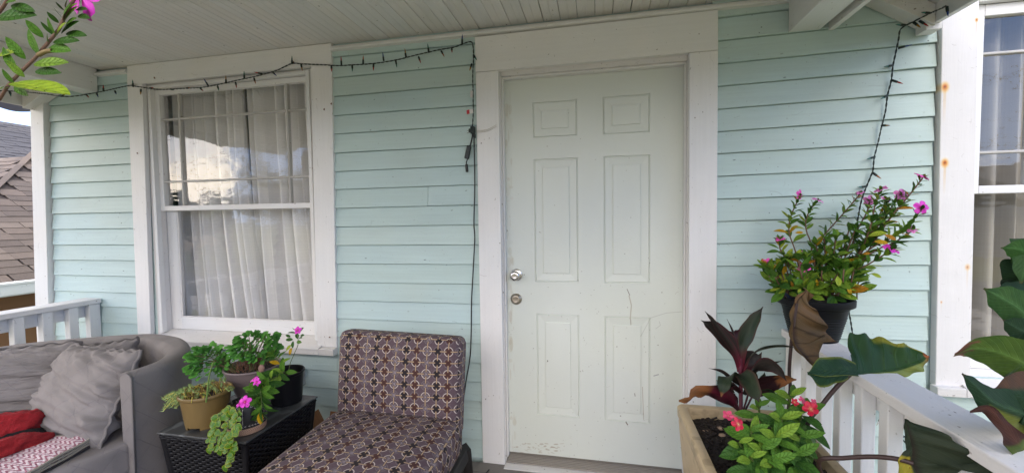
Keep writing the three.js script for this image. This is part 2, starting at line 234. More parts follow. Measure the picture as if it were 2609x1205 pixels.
// ------------------------------------------------------------------ porch roof: beadboard ceiling, beams, eaves
{
  const ceil = partGroup('porch_ceiling', house);
  const pitch = 0.0872, y = 2.378, zEnd = 2.08;
  const prof = (R, x) => { const w = pitch - 0.0014 - R() * 0.0022 * clamp(0.35 + (x + 1.6) * 0.5), h = w / 2, t = 0.014; return [[-h, t], [-h, 0.0025], [-h + 0.0025, 0], [-0.004, 0], [-0.002, 0.0016], [0, 0.0004], [0.002, 0.0016], [0.004, 0], [h - 0.0025, 0], [h, 0.0025], [h, t]]; };
  for (let i = 0, x = -3.235; x < 0.86; x += pitch, i++) {
    const R = rng(i + 500), s = new THREE.Shape(prof(R, x).map((p) => new THREE.Vector2(p[0], p[1] + (R() - 0.5) * 0))), g = new THREE.ExtrudeGeometry(s, { depth: zEnd - 0.003 - R() * 0.003, bevelEnabled: false });
    g.translate(x + pitch / 2 + (R() - 0.5) * 0.001, y + (R() - 0.5) * 0.0022, 0.003); const k = metric(g, 'z');
    mesh('ceiling_board', k, M.ceils[Math.floor(R() * 3)], ceil);
  }
  mesh('ceiling_backing', box(-3.38, 1.05, 2.393, 2.42, 0.002, zEnd), M.dark, ceil);
  // quarter round between wall and ceiling
  const q = [[0, 0]]; for (let k = 0; k <= 8; k++) { const a = k / 8 * Math.PI / 2; q.push([0.016 + 0.028 * Math.sin(a), -0.012 - 0.028 * (1 - Math.cos(a)) - (k === 8 ? 0.002 : 0)]); } q.push([0, -0.046]);
  const quarter = (x0, x1) => { const sh = new THREE.Shape(q.map((p) => new THREE.Vector2(p[0], p[1]))), g = new THREE.ExtrudeGeometry(sh, { depth: x1 - x0, bevelEnabled: false }); g.rotateY(Math.PI / 2); g.scale(1, 1, -1); const k = flat(g), p = k.attributes.position; for (let i = 0; i < p.count; i += 3) { for (const at of Object.values(k.attributes)) { for (let c = 0; c < at.itemSize; c++) { const t = at.array[(i + 1) * at.itemSize + c]; at.array[(i + 1) * at.itemSize + c] = at.array[(i + 2) * at.itemSize + c]; at.array[(i + 2) * at.itemSize + c] = t; } } } k.translate(x0, 2.374, 0.002); k.computeVertexNormals(); return metric(k); };
  mesh('ceiling_moulding', quarter(-3.24, -2.985), M.whites[2], ceil);
  mesh('ceiling_moulding', quarter(-1.497, 0.868), M.whites[2], ceil);
  // side beams
  const beam = (x0, x1, y0, y1) => mesh('porch_beam', box(x0, x1, y0, y1, 0.024, 2.1, { r: 0.004, vert: 'z' }), M.whites[1], house);
  beam(-3.37, -3.243, 2.228, 2.395);
  beam(0.868, 0.998, 2.196, 2.395);
  mesh('beam_trim', box(1.03, 1.054, 2.188, 2.3, 0.026, 2.1, { r: 0.003, vert: 'z' }), M.whites[2], house);
  mesh('porch_beam', box(-3.36, 1.02, 2.2, 2.395, 2.081, 2.2, { r: 0.004 }), M.whites[2], house);
  // eaves: sloping boards, rafters beside the wall and further out, fascia along the edge
  const raf = (x0, y0, x1, y1, z0, z1, d) => board([[x0, y0], [x1, y1], [x1, y1 + d], [x0, y0 + d]], z0, z1);
  for (const z of [0.026, 0.66, 1.3, 1.94]) { mesh('rafter', raf(1.055, 2.355, 1.392, 2.143, z, z + (z < 0.1 ? 0.075 : 0.045), 0.085), M.worn, house); mesh('rafter', raf(-3.79, 2.143, -3.372, 2.325, z, z + (z < 0.1 ? 0.075 : 0.045), 0.085), M.worn, house); }
  for (let k = 0; k < 4; k++) { // roof deck planks over the rafters
    const f = (s) => [lerp(1.0, 1.425, s), lerp(2.478, 2.212, s)], a = f(k / 4), b = f((k + 0.985) / 4), f2 = (s) => [lerp(-3.32, -3.86, s), lerp(2.438, 2.204, s)], c = f2(k / 4), d = f2((k + 0.985) / 4);
    mesh('soffit_board', board([a, b, [b[0] + 0.012, b[1] + 0.02], [a[0] + 0.012, a[1] + 0.02]], 0.025, 2.3), M.ceils[k % 3], house);
    mesh('soffit_board', board([d, c, [c[0] - 0.01, c[1] + 0.02], [d[0] - 0.01, d[1] + 0.02]], 0.025, 2.3), M.ceils[k % 3], house);
  }
  mesh('fascia', box(1.394, 1.418, 2.155, 2.235, 0.05, 2.3, { vert: 'z' }), M.white, house);
  mesh('fascia', box(-3.815, -3.792, 2.16, 2.235, 0.06, 2.3, { vert: 'z' }), M.worn, house);
  mesh('rafter_end', box(1.366, 1.425, 2.128, 2.176, 0.027, 0.09, { r: 0.004 }), M.white, house);
  const deck = (pts) => mesh('porch_roof', board(pts, 0.025, 2.36, { bevel: 0.004 }), std({ color: lin(0.075, 0.07, 0.066), roughness: 0.95 }), house);
  deck([[-3.92, 2.21], [-1.17, 3.36], [-1.17, 3.42], [-3.94, 2.25]]); deck([[1.425, 2.246], [-1.168, 3.36], [-1.168, 3.42], [1.435, 2.286]]);
  mesh('gable_wall', board([[-3.4, 2.397], [1.04, 2.397], [-1.17, 3.34]], 2.11, 2.17), M.mint, house);
  for (const x of [-3.38, 0.91]) mesh('porch_post', box(x, x + 0.11, 0.001, 2.2, 1.99, 2.1, { r: 0.006, vert: true }), M.white, house);
}

// ------------------------------------------------------------------ windows
const rustySpots = (spots) => { // a casing board's own paint: drips and rings of rust round its nails; board 0.135 x 2 m, v = 0 at the foot
  const N = [192, 2048], R = rng(9), c = pixelCanvas(N[0], N[1], (u, v) => { const k = 0.98 + 0.07 * (fbm(u, v, 2, 24, 4, 3) - 0.5) + 0.05 * (fbm(u, v, 40, 20, 2, 6) - 0.5); return [l2s(0.745 * k), l2s(0.73 * k), l2s(0.72 * k)]; }), g = c.getContext('2d');
  for (let i = 0; i < 60; i++) { g.strokeStyle = `rgba(120,110,104,${0.12 + R() * 0.35})`; g.lineWidth = 0.7 + R() * 0.8; squiggle(g, R() * N[0], R() * N[1], 2 + R() * 5, R, false); }
  for (const [x, y, r, a] of spots) {
    const gr = g.createRadialGradient(x, y, 0, x, y, r); gr.addColorStop(0, `rgba(70,26,8,${a})`); gr.addColorStop(0.22, `rgba(196,96,16,${a})`); gr.addColorStop(0.55, `rgba(226,164,70,${a * 0.65})`); gr.addColorStop(1, 'rgba(235,205,150,0)');
    g.fillStyle = gr; g.save(); g.translate(x, y); g.scale(1, 1.35); g.translate(-x, -y); g.fillRect(x - r, y - r, 2 * r, 2 * r); g.restore();
    const st = g.createLinearGradient(0, y, 0, y + r * 7); st.addColorStop(0, `rgba(214,160,84,${a * 0.4})`); st.addColorStop(1, 'rgba(214,160,84,0)'); g.fillStyle = st; g.fillRect(x - r * 0.22, y, r * 0.5, r * 7);
  }
  const t = tex(c); t.wrapS = t.wrapT = THREE.ClampToEdgeWrapping; return std({ map: t, bumpMap: grainBump, bumpScale: 0.0008, roughness: 0.5 });
};
function makeWindow(o, w) {
  const win = partGroup('window', house, w.label), zc0 = 0.004, zc1 = w.zc ?? 0.034;
  const add = (n, g, m = M.white, p = win, l) => mesh(n, g, m, p, l);
  for (const c of w.casings) add('casing', board(c.pts, zc0, zc1, { vert: c.vert }), c.mat ?? M.white);
  add('casing_bead', [box(w.x0 - 0.004, w.x0 + 0.02, w.y0, w.y1, -0.02, 0.012, { vert: true }), box(w.x1 - 0.02, w.x1 + 0.004, w.y0, w.y1, -0.02, 0.012, { vert: true }), box(w.x0 + 0.021, w.x1 - 0.021, w.y1 - 0.02, w.y1, -0.02, 0.012)], M.whites[1]);
  add('jamb', [box(o.x0 + 0.002, w.x0 - 0.001, o.y0, o.y1 - 0.002, -0.12, 0.002, { vert: true }), box(w.x1 + 0.001, o.x1 - 0.002, o.y0, o.y1 - 0.002, -0.12, 0.002, { vert: true }), box(w.x0, w.x1, w.y1 - 0.004, o.y1 - 0.003, -0.12, 0.0), box(w.x0, w.x0 + 0.014, w.y0, w.y1, -0.058, -0.021, { vert: true }), box(w.x1 - 0.014, w.x1, w.y0, w.y1, -0.058, -0.021, { vert: true })], M.worn);
  // upper sash (outer track)
  const zu0 = -0.052, zu1 = -0.018, g = w.upper, s = partGroup('upper_sash', win);
  const U = (a, b, c, d, v, dz = 0) => box(a, b, c, d, zu0 + dz, zu1 - dz, { vert: v, r: 0.003 });
  mesh('sash_frame', [U(w.x0 + 0.001, g.x0, g.yb, w.y1 - 0.021, true), U(g.x1, w.x1 - 0.001, g.yb, w.y1 - 0.021, true), U(g.x0 + 0.0005, g.x1 - 0.0005, g.y1, w.y1 - 0.022, false), U(g.x0 + 0.0005, g.x1 - 0.0005, g.yb, g.y0, false)], M.white, s);
  const xs = [g.x0, ...g.mx, g.x1], ys = [g.y0, ...g.my, g.y1];
  for (const x of g.mx) { mesh('muntin', box(x - 0.007, x + 0.007, g.y0 + 0.0005, g.y1 - 0.0005, zu0 + 0.004, zu1 - 0.004, { vert: true, r: 0.004 }), M.muntin, s); }
  for (const y of g.my) for (let i = 0; i < xs.length - 1; i++) mesh('muntin', box(xs[i] + (i ? 0.0075 : 0), xs[i + 1] - (i < xs.length - 2 ? 0.0075 : 0), y - 0.006, y + 0.006, zu0 + 0.005, zu1 - 0.005, { r: 0.004 }), M.muntin, s);
  for (let i = 0; i < xs.length - 1; i++) for (let j = 0; j < ys.length - 1; j++) { const q = new THREE.PlaneGeometry(xs[i + 1] - xs[i] - 0.002, ys[j + 1] - ys[j] - 0.002); q.translate((xs[i] + xs[i + 1]) / 2, (ys[j] + ys[j + 1]) / 2, -0.038); mesh('pane', metric(q), M.glass, win); }
  // lower sash (inner track)
  const l = w.lower, zl0 = -0.095, zl1 = -0.06, Lw = (a, b, c, d, v) => box(a, b, c, d, zl0, zl1, { vert: v, r: 0.003 });
  mesh('lower_sash', [Lw(w.x0 + 0.001, l.x0, l.yb, l.y1 + 0.03, true), Lw(l.x1, w.x1 - 0.001, l.yb, l.y1 + 0.03, true), Lw(l.x0 + 0.0005, l.x1 - 0.0005, l.yb, l.y0, false), Lw(l.x0 + 0.0005, l.x1 - 0.0005, l.y1, l.y1 + 0.03, false)], M.white, win);
  mesh('putty_bead', [box(l.x0 - 0.001, l.x0 + 0.012, l.y0, l.y1, zl1 - 0.012, zl1 - 0.003, { vert: true }), box(l.x0 + 0.012, l.x1, l.y0 - 0.001, l.y0 + 0.008, zl1 - 0.012, zl1 - 0.003)], M.worn, win);
  const q = new THREE.PlaneGeometry(l.x1 - l.x0, l.y1 - l.y0); q.translate((l.x0 + l.x1) / 2, (l.y0 + l.y1) / 2, -0.078); mesh('pane', metric(q), M.glass, win);
  // sloping sill
  const sl = w.sill, prof = [[-0.12, l.yb + 0.0], [-0.059, l.yb - 0.001], [0.066, sl.y + 0.004], [0.07, sl.y], [0.07, sl.y - 0.034], [0.066, sl.y - 0.037], [0.0255, sl.y - 0.033], [0.0015, sl.y - 0.03], [0.0015, o.y0 - 0.02], [-0.12, o.y0 + 0.002]];
  const sh = new THREE.Shape(prof.map((p) => new THREE.Vector2(-p[0], p[1])));
  const ex = new THREE.ExtrudeGeometry(sh, { depth: o.x1 - o.x0 - 0.006, bevelEnabled: false }); ex.rotateY(Math.PI / 2); ex.translate(o.x0 + 0.003, 0, 0); mesh('sill', metric(ex), M.worn, win);
  for (const [a, b] of [[sl.x0, o.x0 + 0.001], [o.x1 - 0.001, sl.x1]]) mesh('sill_nose', box(a, b, sl.y - 0.036, sl.y + 0.003, 0.0255, 0.071, { r: 0.003 }), M.worn, win);
  return win;
}
const winL = makeWindow(OPEN.left, {
  label: 'nine over one sash window with white curtains behind it', x0: -2.852, x1: -1.668, y0: 0.63, y1: 2.245,
  casings: [
    { pts: [[-2.985, 2.2525], [-1.497, 2.2575], [-1.495, 2.376], [-2.978, 2.376]], vert: false, mat: M.whites[1] },
    { pts: [[-3.012, 0.585], [-2.905, 0.585], [-2.862, 2.2515], [-2.985, 2.2515]], vert: true },
    { pts: [[-1.655, 0.6045], [-1.523, 0.6045], [-1.497, 2.2565], [-1.632, 2.2565]], vert: true }],
  upper: { x0: -2.80, x1: -1.703, y0: 1.469, y1: 2.192, yb: 1.437, mx: [-2.654, -1.851], my: [1.628, 2.032] },
  lower: { x0: -2.762, x1: -1.71, y0: 0.722, y1: 1.438, yb: 0.64 }, sill: { x0: -3.01, x1: -1.522, y: 0.6 },
});
const R1 = [[36, 512, 26, 1], [40, 905, 24, 1], [150, 320, 8, 0.6], [100, 1180, 16, 0.35]];
makeWindow(OPEN.right, {
  label: 'sash window with beige curtains, right of the porch', x0: 1.588, x1: 2.83, y0: 0.63, y1: 2.275, zc: 0.04,
  casings: [
    { pts: [[1.46, 2.28], [2.97, 2.28], [2.97, 2.42], [1.46, 2.42]], vert: false },
    { pts: [[1.476, 0.585], [1.604, 0.585], [1.586, 2.279], [1.456, 2.279]], vert: true },
    { pts: [[2.82, 0.585], [2.95, 0.585], [2.965, 2.279], [2.835, 2.279]], vert: true }],
  upper: { x0: 1.652, x1: 2.77, y0: 1.472, y1: 2.205, yb: 1.437, mx: [1.83, 2.59], my: [1.618, 2.046] },
  lower: { x0: 1.652, x1: 2.77, y0: 0.722, y1: 1.438, yb: 0.64 }, sill: { x0: 1.463, x1: 2.96, y: 0.585 },
});
{ // rust-stained face of the right window's left casing: its own paint
  const win = house.children.filter((c) => c.name === 'window')[1], cas = win.children.filter((c) => c.name === 'casing')[1], p = cas.geometry.attributes.position, uv = cas.geometry.attributes.uv;
  for (let i = 0; i < p.count; i++) uv.setXY(i, (p.getX(i) - 1.456) / 0.15, (p.getY(i) - 0.585) / 1.7);
  const topY = 0.585 + 1.7, px = (y) => (topY - y) / 1.7 * 2048, spot = (x, y, r, a) => { const q = PZ(x, y, 0.04); return [(q.x - 1.456) / 0.15 * 192, px(q.y), r, a]; };
  cas.material = rustySpots([spot(2379, 219, 27, 0.9), spot(2379, 410, 24, 0.95), spot(2459, 50, 11, 0.8), spot(2436, 672, 17, 0.45), spot(2370, 760, 8, 0.4)]);
  // nails left in the left window's casing
  for (const [x, y] of [[345, 386], [388, 197], [738, 158], [833, 262], [815, 276], [829, 848]]) { const a = PZ(x, y, 0.0335); mesh('nail', [cyl(a, a.clone().add(v3(0, 0.001, 0.006)), 0.0035, 0.003, 8), cyl(a.clone().add(v3(0.001, 0.001, 0.005)), a.clone().add(v3(0.009, 0.004, 0.011)), 0.0022, 0.0018, 6)], M.rust, winL); }
}
function curtain(label, x0, x1, y0, y1, z, folds, seed, col, flare, mat) {
  const R = rng(seed), ph = [...Array(folds * 2)].map(() => R());
  const f = (s, v) => { let t = 0; s += 0.02 * Math.sin(s * 11 + seed * 3); t += Math.sin(s * folds * 6.283 + 1.2 * Math.sin(s * 9 + seed) + flare * (1 - v) * 0.8) * 0.044; t -= 0.026 * Math.pow(Math.abs(Math.sin(s * folds * 3.1416 * 1.0 + seed)), 6); t += Math.sin(s * folds * 2.3 * 6.283 + seed * 2 + 2 * (1 - v)) * 0.006; return t; };
  const g = grid(260, 26, (s, v) => { const sway = flare * Math.pow(1 - v, 1.7) * 0.26; return v3(lerp(x0, x1, s) + sway * lerp(0.4, 1, s) + 0.012 * Math.sin(s * 37 + seed), lerp(y0, y1, v), z + f(s, v) * (0.7 + 0.5 * (1 - v)) + 0.03 * Math.sin(3.1 * (1 - v)) * s * (flare ? 1 : 0)); });
  const o = mesh('curtain', flat(g), mat, scene); return tag(o, label, 'curtain');
}
{
  const cloth = (r, g, b, s) => std({ map: tex(pixelCanvas(256, 256, (u, v) => { const k = 0.97 + 0.06 * (hash2(Math.floor(u * 128), 1, s) - 0.5) + 0.06 * (hash2(2, Math.floor(v * 128), s) - 0.5); return [l2s(r * k), l2s(g * k), l2s(b * k)]; }), true, 8, 10), roughness: 1, side: THREE.DoubleSide });
  const white = cloth(0.86, 0.845, 0.82, 3), beige = cloth(0.38, 0.355, 0.3, 4);
  curtain('left white curtain panel behind the nine over one window', -2.885, -2.33, 0.63, 2.62, -0.2, 8, 3, 0, 0.55, white);
  curtain('right white curtain panel behind the nine over one window', -2.31, -1.55, 0.63, 2.62, -0.2, 10, 8, 0, 0.6, white);
  curtain('beige curtain behind the sash window at the right edge', 1.66, 2.5, 0.6, 2.66, -0.2, 7, 5, 0, 0.0, beige);
}

// ------------------------------------------------------------------ front door
{
  const door = partGroup('door', house, 'white six panel front door with worn white casing');
  const mk = (n, g, m = M.white, l) => mesh(n, g, m, door, l);
  mk('casing', board([[-0.635, 2.139], [0.566, 2.1425], [0.564, 2.329], [-0.636, 2.322]], 0.004, 0.036), M.whites[2]);
  mk('casing', board([[-0.6335, 0.0], [-0.508, 0.0], [-0.512, 2.1375], [-0.635, 2.137]], 0.004, 0.034, { vert: true }));
  mk('casing', board([[0.444, 0.0], [0.57, 0.0], [0.566, 2.141], [0.437, 2.1405]], 0.004, 0.034, { vert: true }));
  mk('jamb', [box(-0.56, -0.504, -0.02, 2.17, -0.12, 0.0035, { vert: true }), box(0.434, 0.5, -0.02, 2.17, -0.12, 0.0035, { vert: true }), box(-0.503, 0.433, 2.117, 2.17, -0.12, 0.0035)], M.worn);
  mk('stop', [box(-0.5035, -0.497, 0.02, 2.116, -0.049, -0.012, { vert: true, r: 0.002 }), box(0.427, 0.4335, 0.02, 2.116, -0.049, -0.012, { vert: true, r: 0.002 }), box(-0.4965, 0.4265, 2.106, 2.1165, -0.049, -0.012, { r: 0.002 })], M.whites[2]);
  // leaf with six moulded panels; the paint carries the scuffs seen on it
  const X0 = -0.4975, X1 = 0.4275, Y0 = 0.03, Y1 = 2.112, zf = -0.05, TW = 1024, TH = 2048;
  const tx = (x) => (x - X0) / (X1 - X0) * TW, ty = (y) => (Y1 - y) / (Y1 - Y0) * TH;
  const c = pixelCanvas(TW, TH, (u, v) => { const k = 1 + 0.06 * (fbm(u, v, 5, 9, 4, 3) - 0.5) + 0.035 * (hash2(u * TW, v * TH, 5) - 0.5), ye = 0.05 * (fbm(u, v, 3, 5, 3, 13) - 0.4); return [l2s(0.65 * k), l2s(0.682 * k), l2s(0.625 * k * (1 - ye))]; }), g = c.getContext('2d'), R = rng(77);
  const C1 = crop(1170, 600, 1.967), pt = (x, y) => { const q = PZ(...C1(x, y), zf); return [tx(q.x), ty(q.y)]; };
  const line = (pts, col, w) => { g.strokeStyle = col; g.lineWidth = w; g.beginPath(); pts.forEach((p, i) => (i ? g.lineTo(...pt(...p)) : g.moveTo(...pt(...p)))); g.stroke(); };
  line([[842, 268], [856, 300]], 'rgba(84,72,58,.6)', 4); line([[852, 300], [864, 350], [858, 420]], 'rgba(150,136,116,.5)', 6); line([[860, 420], [862, 450]], 'rgba(120,104,90,.5)', 5);
  line([[920, 760], [926, 925]], 'rgba(130,110,92,.5)', 3); line([[880, 790], [883, 806]], 'rgba(90,80,70,.6)', 4); line([[836, 934], [846, 950]], 'rgba(80,60,44,.8)', 5); line([[975, 704], [1002, 696]], 'rgba(120,120,124,.6)', 5);
  line([[1118, 382], [1040, 388], [962, 412], [912, 506]], 'rgba(150,150,142,.4)', 3); line([[1004, 430], [1010, 450], [985, 468]], 'rgba(150,150,142,.4)', 3); line([[443, 625], [444, 633]], 'rgba(60,52,44,.8)', 5);
  for (let i = 0; i < 46; i++) { const p = pt(270 + R() * 270, 1040 + R() * 50); g.fillStyle = `rgba(122,98,70,${0.12 + R() * 0.3})`; g.beginPath(); g.ellipse(p[0], p[1], 2 + R() * 14, 1 + R() * 3, R() - 0.5, 0, 6.3); g.fill(); }
  for (let i = 0; i < 190; i++) { g.fillStyle = `rgba(95,85,72,${0.1 + R() * 0.45})`; g.beginPath(); g.ellipse(R() * TW, TH * Math.pow(R(), 0.5), 0.8 + R() * 3, 0.8 + R() * 2.4, 0, 0, 6.3); g.fill(); }
  for (let i = 0; i < 26; i++) { const p = pt(690 + (R() - 0.5) * 800, 260 + R() * 800); g.strokeStyle = `rgba(120,112,100,${0.1 + R() * 0.25})`; g.lineWidth = 1.5; squiggle(g, p[0], p[1], 2 + R() * 5, R, false); }
  for (let i = 0; i < 60; i++) { g.fillStyle = `rgba(150,124,92,${0.04 + R() * 0.09})`; g.beginPath(); g.ellipse(tx(X0 + R() * 0.035), TH * R(), 2 + R() * 12, 6 + R() * 34, 0, 0, 6.3); g.fill(); }
  const dm = std({ map: tex(c), roughness: 0.42, bumpMap: tex(pixelCanvas(256, 256, (u, v) => 255 * fbm(u, v, 30, 60, 3, 8)), false, 2, 4), bumpScale: 0.0005 });
  const doorUV = (k) => { const p = k.attributes.position, uv = k.attributes.uv; for (let i = 0; i < p.count; i++) uv.setXY(i, (p.getX(i) - X0) / (X1 - X0), (p.getY(i) - Y0) / (Y1 - Y0)); return k; };
  const panels = [[-0.342, -0.104, 1.79, 1.98], [0.029, 0.266, 1.787, 1.984], [-0.340, -0.102, 1.005, 1.676], [0.032, 0.267, 1.005, 1.676], [-0.334, -0.1, 0.258, 0.83], [0.033, 0.269, 0.258, 0.829]];
  const sh = new THREE.Shape([[X0, Y0], [X1, Y0], [X1, Y1], [X0, Y1]].map((p) => new THREE.Vector2(...p)));
  for (const p of panels) sh.holes.push(new THREE.Path([[p[0], p[2]], [p[1], p[2]], [p[1], p[3]], [p[0], p[3]]].map((q) => new THREE.Vector2(...q))));
  const lg = new THREE.ExtrudeGeometry(sh, { depth: 0.04, bevelEnabled: false }); lg.translate(0, 0, zf - 0.04); mesh('door_leaf', doorUV(flat(lg)), dm, door);
  for (const [a, b, y0, y1] of panels) {
    const rings = [[0, 0], [0.002, -0.0065], [0.0045, -0.007], [0.0085, -0.0012], [0.0115, -0.0016], [0.047, -0.006], [0.0482, -0.0006], [0.0505, 0.0004]], P = [], I = [];
    const corner = (d, z) => [[a + d, y0 + d, zf + z], [b - d, y0 + d, zf + z], [b - d, y1 - d, zf + z], [a + d, y1 - d, zf + z]];
    for (let k = 0; k < rings.length - 1; k++) { const A = corner(...rings[k]), B = corner(...rings[k + 1]); for (let s = 0; s < 4; s++) { const t = (s + 1) % 4; P.push(A[s], A[t], B[t], A[s], B[t], B[s]); } }
    const q = corner(...rings.at(-1)); P.push(q[0], q[1], q[2], q[0], q[2], q[3]);
    const pg = new THREE.BufferGeometry(); pg.setAttribute('position', new THREE.Float32BufferAttribute(P.flat(), 3)); pg.setAttribute('uv', new THREE.Float32BufferAttribute(new Float32Array(P.length * 2), 2)); pg.computeVertexNormals(); mesh('door_panel', doorUV(pg), dm, door);
  }
  mesh('leaf_back', box(X0, X1, Y0, Y1, zf - 0.06, zf - 0.041), M.whites[1], door);
  // knob and deadbolt
  const turn = (g, p) => { g.rotateX(Math.PI / 2); g.translate(p.x, p.y, p.z); return g; };
  const k1 = PZ(1297, 693, zf + 0.03), k2 = PZ(1298, 753, zf + 0.012); k1.z = k2.z = zf;
  mk('door_knob', [turn(lathe([[0.0335, 0], [0.0335, 0.004], [0.031, 0.008], [0.02, 0.0105], [0.0125, 0.013], [0.0115, 0.026], [0.014, 0.031], [0.022, 0.036], [0.0265, 0.045], [0.0262, 0.055], [0.022, 0.061], [0.0125, 0.0635], [0.0115, 0.061], [0, 0.061]]), k1), box(k1.x - 0.001, k1.x + 0.001, k1.y - 0.006, k1.y + 0.006, zf + 0.0605, zf + 0.0618, { r: 0.0004 })], M.steel, 'bright steel door knob with a keyhole');
  mk('deadbolt', [turn(lathe([[0.0315, 0], [0.0315, 0.006], [0.029, 0.011], [0.0235, 0.013], [0.0225, 0.02], [0.02, 0.0225], [0.013, 0.0225], [0.0122, 0.021], [0, 0.021]]), k2), box(k2.x - 0.0012, k2.x + 0.0012, k2.y - 0.007, k2.y + 0.007, zf + 0.0208, zf + 0.022, { r: 0.0004 })], M.brass, 'dull brass deadbolt below the knob');
  const th = []; for (let i = 0; i < 9; i++) th.push(box(-0.503, 0.434, 0.004, 0.0215 - i * 0.0012, -0.098 + i * 0.013, -0.0875 + i * 0.013, { r: 0.002 }));
  mk('threshold', th, std({ color: lin(0.3, 0.27, 0.235), roughness: 0.6, metalness: 0.2 }));
  mk('door_sill', [box(-0.504, 0.435, -0.03, 0.0035, -0.12, 0.002), box(-0.507, 0.4435, -0.028, 0.002, 0.0025, 0.07)], M.worn);
}

// ------------------------------------------------------------------ neighbouring houses, trees and wires
{
  const R = rng(321), col = (r, g, b) => std({ color: lin(r, g, b), roughness: 0.95, bumpMap: grainBump, bumpScale: 0.002 });
  const gran = (r, g, b, s) => std({ map: tex(pixelCanvas(256, 256, (u, v) => { const k = 0.75 + 0.5 * hash2(u * 256, v * 256, s) + 0.25 * (fbm(u, v, 6, 6, 3, s) - 0.5); return [l2s(r * k), l2s(g * k), l2s(b * k)]; }), true, 2, 2), roughness: 0.95 });
  const near = thing('shingled_house', 'neighbouring house with brown hipped shingle roof and white gutter, beyond left railing', 'house', [-7, -1.1, -2]);
  const SH = [gran(0.148, 0.114, 0.095, 1), gran(0.124, 0.097, 0.082, 2), gran(0.166, 0.13, 0.108, 3), gran(0.108, 0.084, 0.072, 4)];
  const eaveX = -5.0, eaveY = 0.865, cZ = 0.23, ridgeX = -6.95, k = 0.7, ridgeY = eaveY + k * (eaveX - ridgeX), backZ = -7.5, hipZ = cZ - (eaveX - ridgeX);
  // roof body under the shingles
  const face = (pts) => { const g = new THREE.BufferGeometry(), P = []; for (let i = 1; i < pts.length - 1; i++) P.push(...pts[0], ...pts[i], ...pts[i + 1]); g.setAttribute('position', new THREE.Float32BufferAttribute(P, 3)); g.setAttribute('uv', new THREE.Float32BufferAttribute(new Float32Array(P.length / 3 * 2), 2)); g.computeVertexNormals(); return metric(g); };
  const wX = 2 * ridgeX - eaveX;
  const roof = mesh('roof', [face([[eaveX, eaveY, cZ], [eaveX, eaveY, backZ], [ridgeX, ridgeY, backZ], [ridgeX, ridgeY, hipZ]]), face([[wX, eaveY, cZ], [eaveX, eaveY, cZ], [ridgeX, ridgeY, hipZ]]), face([[wX, eaveY, backZ], [wX, eaveY, cZ], [ridgeX, ridgeY, hipZ], [ridgeX, ridgeY, backZ]]), face([[eaveX, eaveY, backZ], [wX, eaveY, backZ], [ridgeX, ridgeY, backZ]]), box(wX, eaveX, eaveY - 0.06, eaveY - 0.01, backZ, cZ)], col(0.06, 0.045, 0.04), near);
  const sl = Math.hypot(1, k), ang = Math.atan(k), ex = 0.1, tabs = [0, 1, 2, 3].map((i) => { const g = new RoundedBoxGeometry(0.198, 0.008, ex + 0.03, 1, 0.002); return metric(g); });
  const slope = (eaveX - ridgeX) * sl, rows = Math.floor(slope / ex);
  const place = (px, py, pz, faceTurn) => { const i = Math.floor(R() * 4), o = lmesh('shingle', tabs[i], SH[Math.floor(R() * 4)], roof); o.position.set(px, py, pz); const q1 = new THREE.Quaternion().setFromAxisAngle(UP, faceTurn), q2 = new THREE.Quaternion().setFromAxisAngle(v3(1, 0, 0), ang - 0.05); o.quaternion.copy(q1.multiply(q2)); };
  for (let r = 0; r < rows; r++) { // slope towards the porch; only the stretch that shows
    const s = (r + 0.42) * ex, x = eaveX - s / sl, y = eaveY + k * s / sl + 0.013, zh = cZ - (eaveX - x);
    for (let z = zh - 0.12 - (r % 2) * 0.1, n = 0; z > -3.3 && n < 8; z -= 0.2, n++) if (z < 0.1 - (r * 0.02)) place(x, y + R() * 0.004, z - 0.02 * R(), Math.PI / 2);
    const zf = cZ - s / sl; let n = 0;
    for (let xx = x - 0.13 - (r % 2) * 0.1; xx > ridgeX - 0.9 && n < 5 && r > 3; xx -= 0.2, n++) place(xx, y + R() * 0.004, zf, 0);
  }
  const cap = []; for (let i = 0; i < 15; i++) { const t = (i + 0.5) / 15, p = v3(lerp(eaveX, ridgeX, t), lerp(eaveY, ridgeY, t) + 0.03, lerp(cZ, hipZ, t)), g = new RoundedBoxGeometry(0.06, 0.006, 0.26, 1, 0.003); g.rotateX(0.47); g.rotateY(Math.PI / 4 + Math.PI / 2 * 0); g.translate(p.x, p.y, p.z); cap.push(metric(g)); }
  mesh('hip_cap', cap, SH[1], roof);
  mesh('gutter', [box(eaveX - 0.02, eaveX + 0.105, eaveY - 0.115, eaveY - 0.006, backZ, cZ + 0.1, { r: 0.02 }), box(eaveX - 0.01, eaveX + 0.115, eaveY - 0.02, eaveY + 0.004, backZ, cZ + 0.11, { r: 0.006 })], M.white, near);
  const wallM = std({ map: tex(paintCanvas(0.25, 0.125, 0.06, 71, { cracks: 30, chips: 20 }), true, 1 / TILE, 1 / TILE), roughness: 0.85 });
  const nw = mesh('wall', box(wX + 0.35, eaveX - 0.36, -1.1, eaveY - 0.07, backZ + 0.3, cZ - 0.4), wallM, near);
  for (let y = -0.2, i = 0; y < eaveY - 0.1; y += 0.2, i++) { const b = box(eaveX - 0.362, eaveX - 0.34, y, y + 0.205, backZ + 0.3, cZ - 0.4, { r: 0.004, vert: 'z' }); b.translate(0, 0, 0); const o = mesh('siding_board', b, wallM, nw); o.rotation.z = 0; }
  mesh('soffit', box(eaveX - 0.36, eaveX - 0.0, eaveY - 0.11, eaveY - 0.065, backZ, cZ), col(0.2, 0.12, 0.075), near);
  // dark roof behind
  const far = thing('dark_roof_house', 'farther house with dark grey shingle roof, rising behind the brown roof', 'house', [-14, -1.1, -4]);
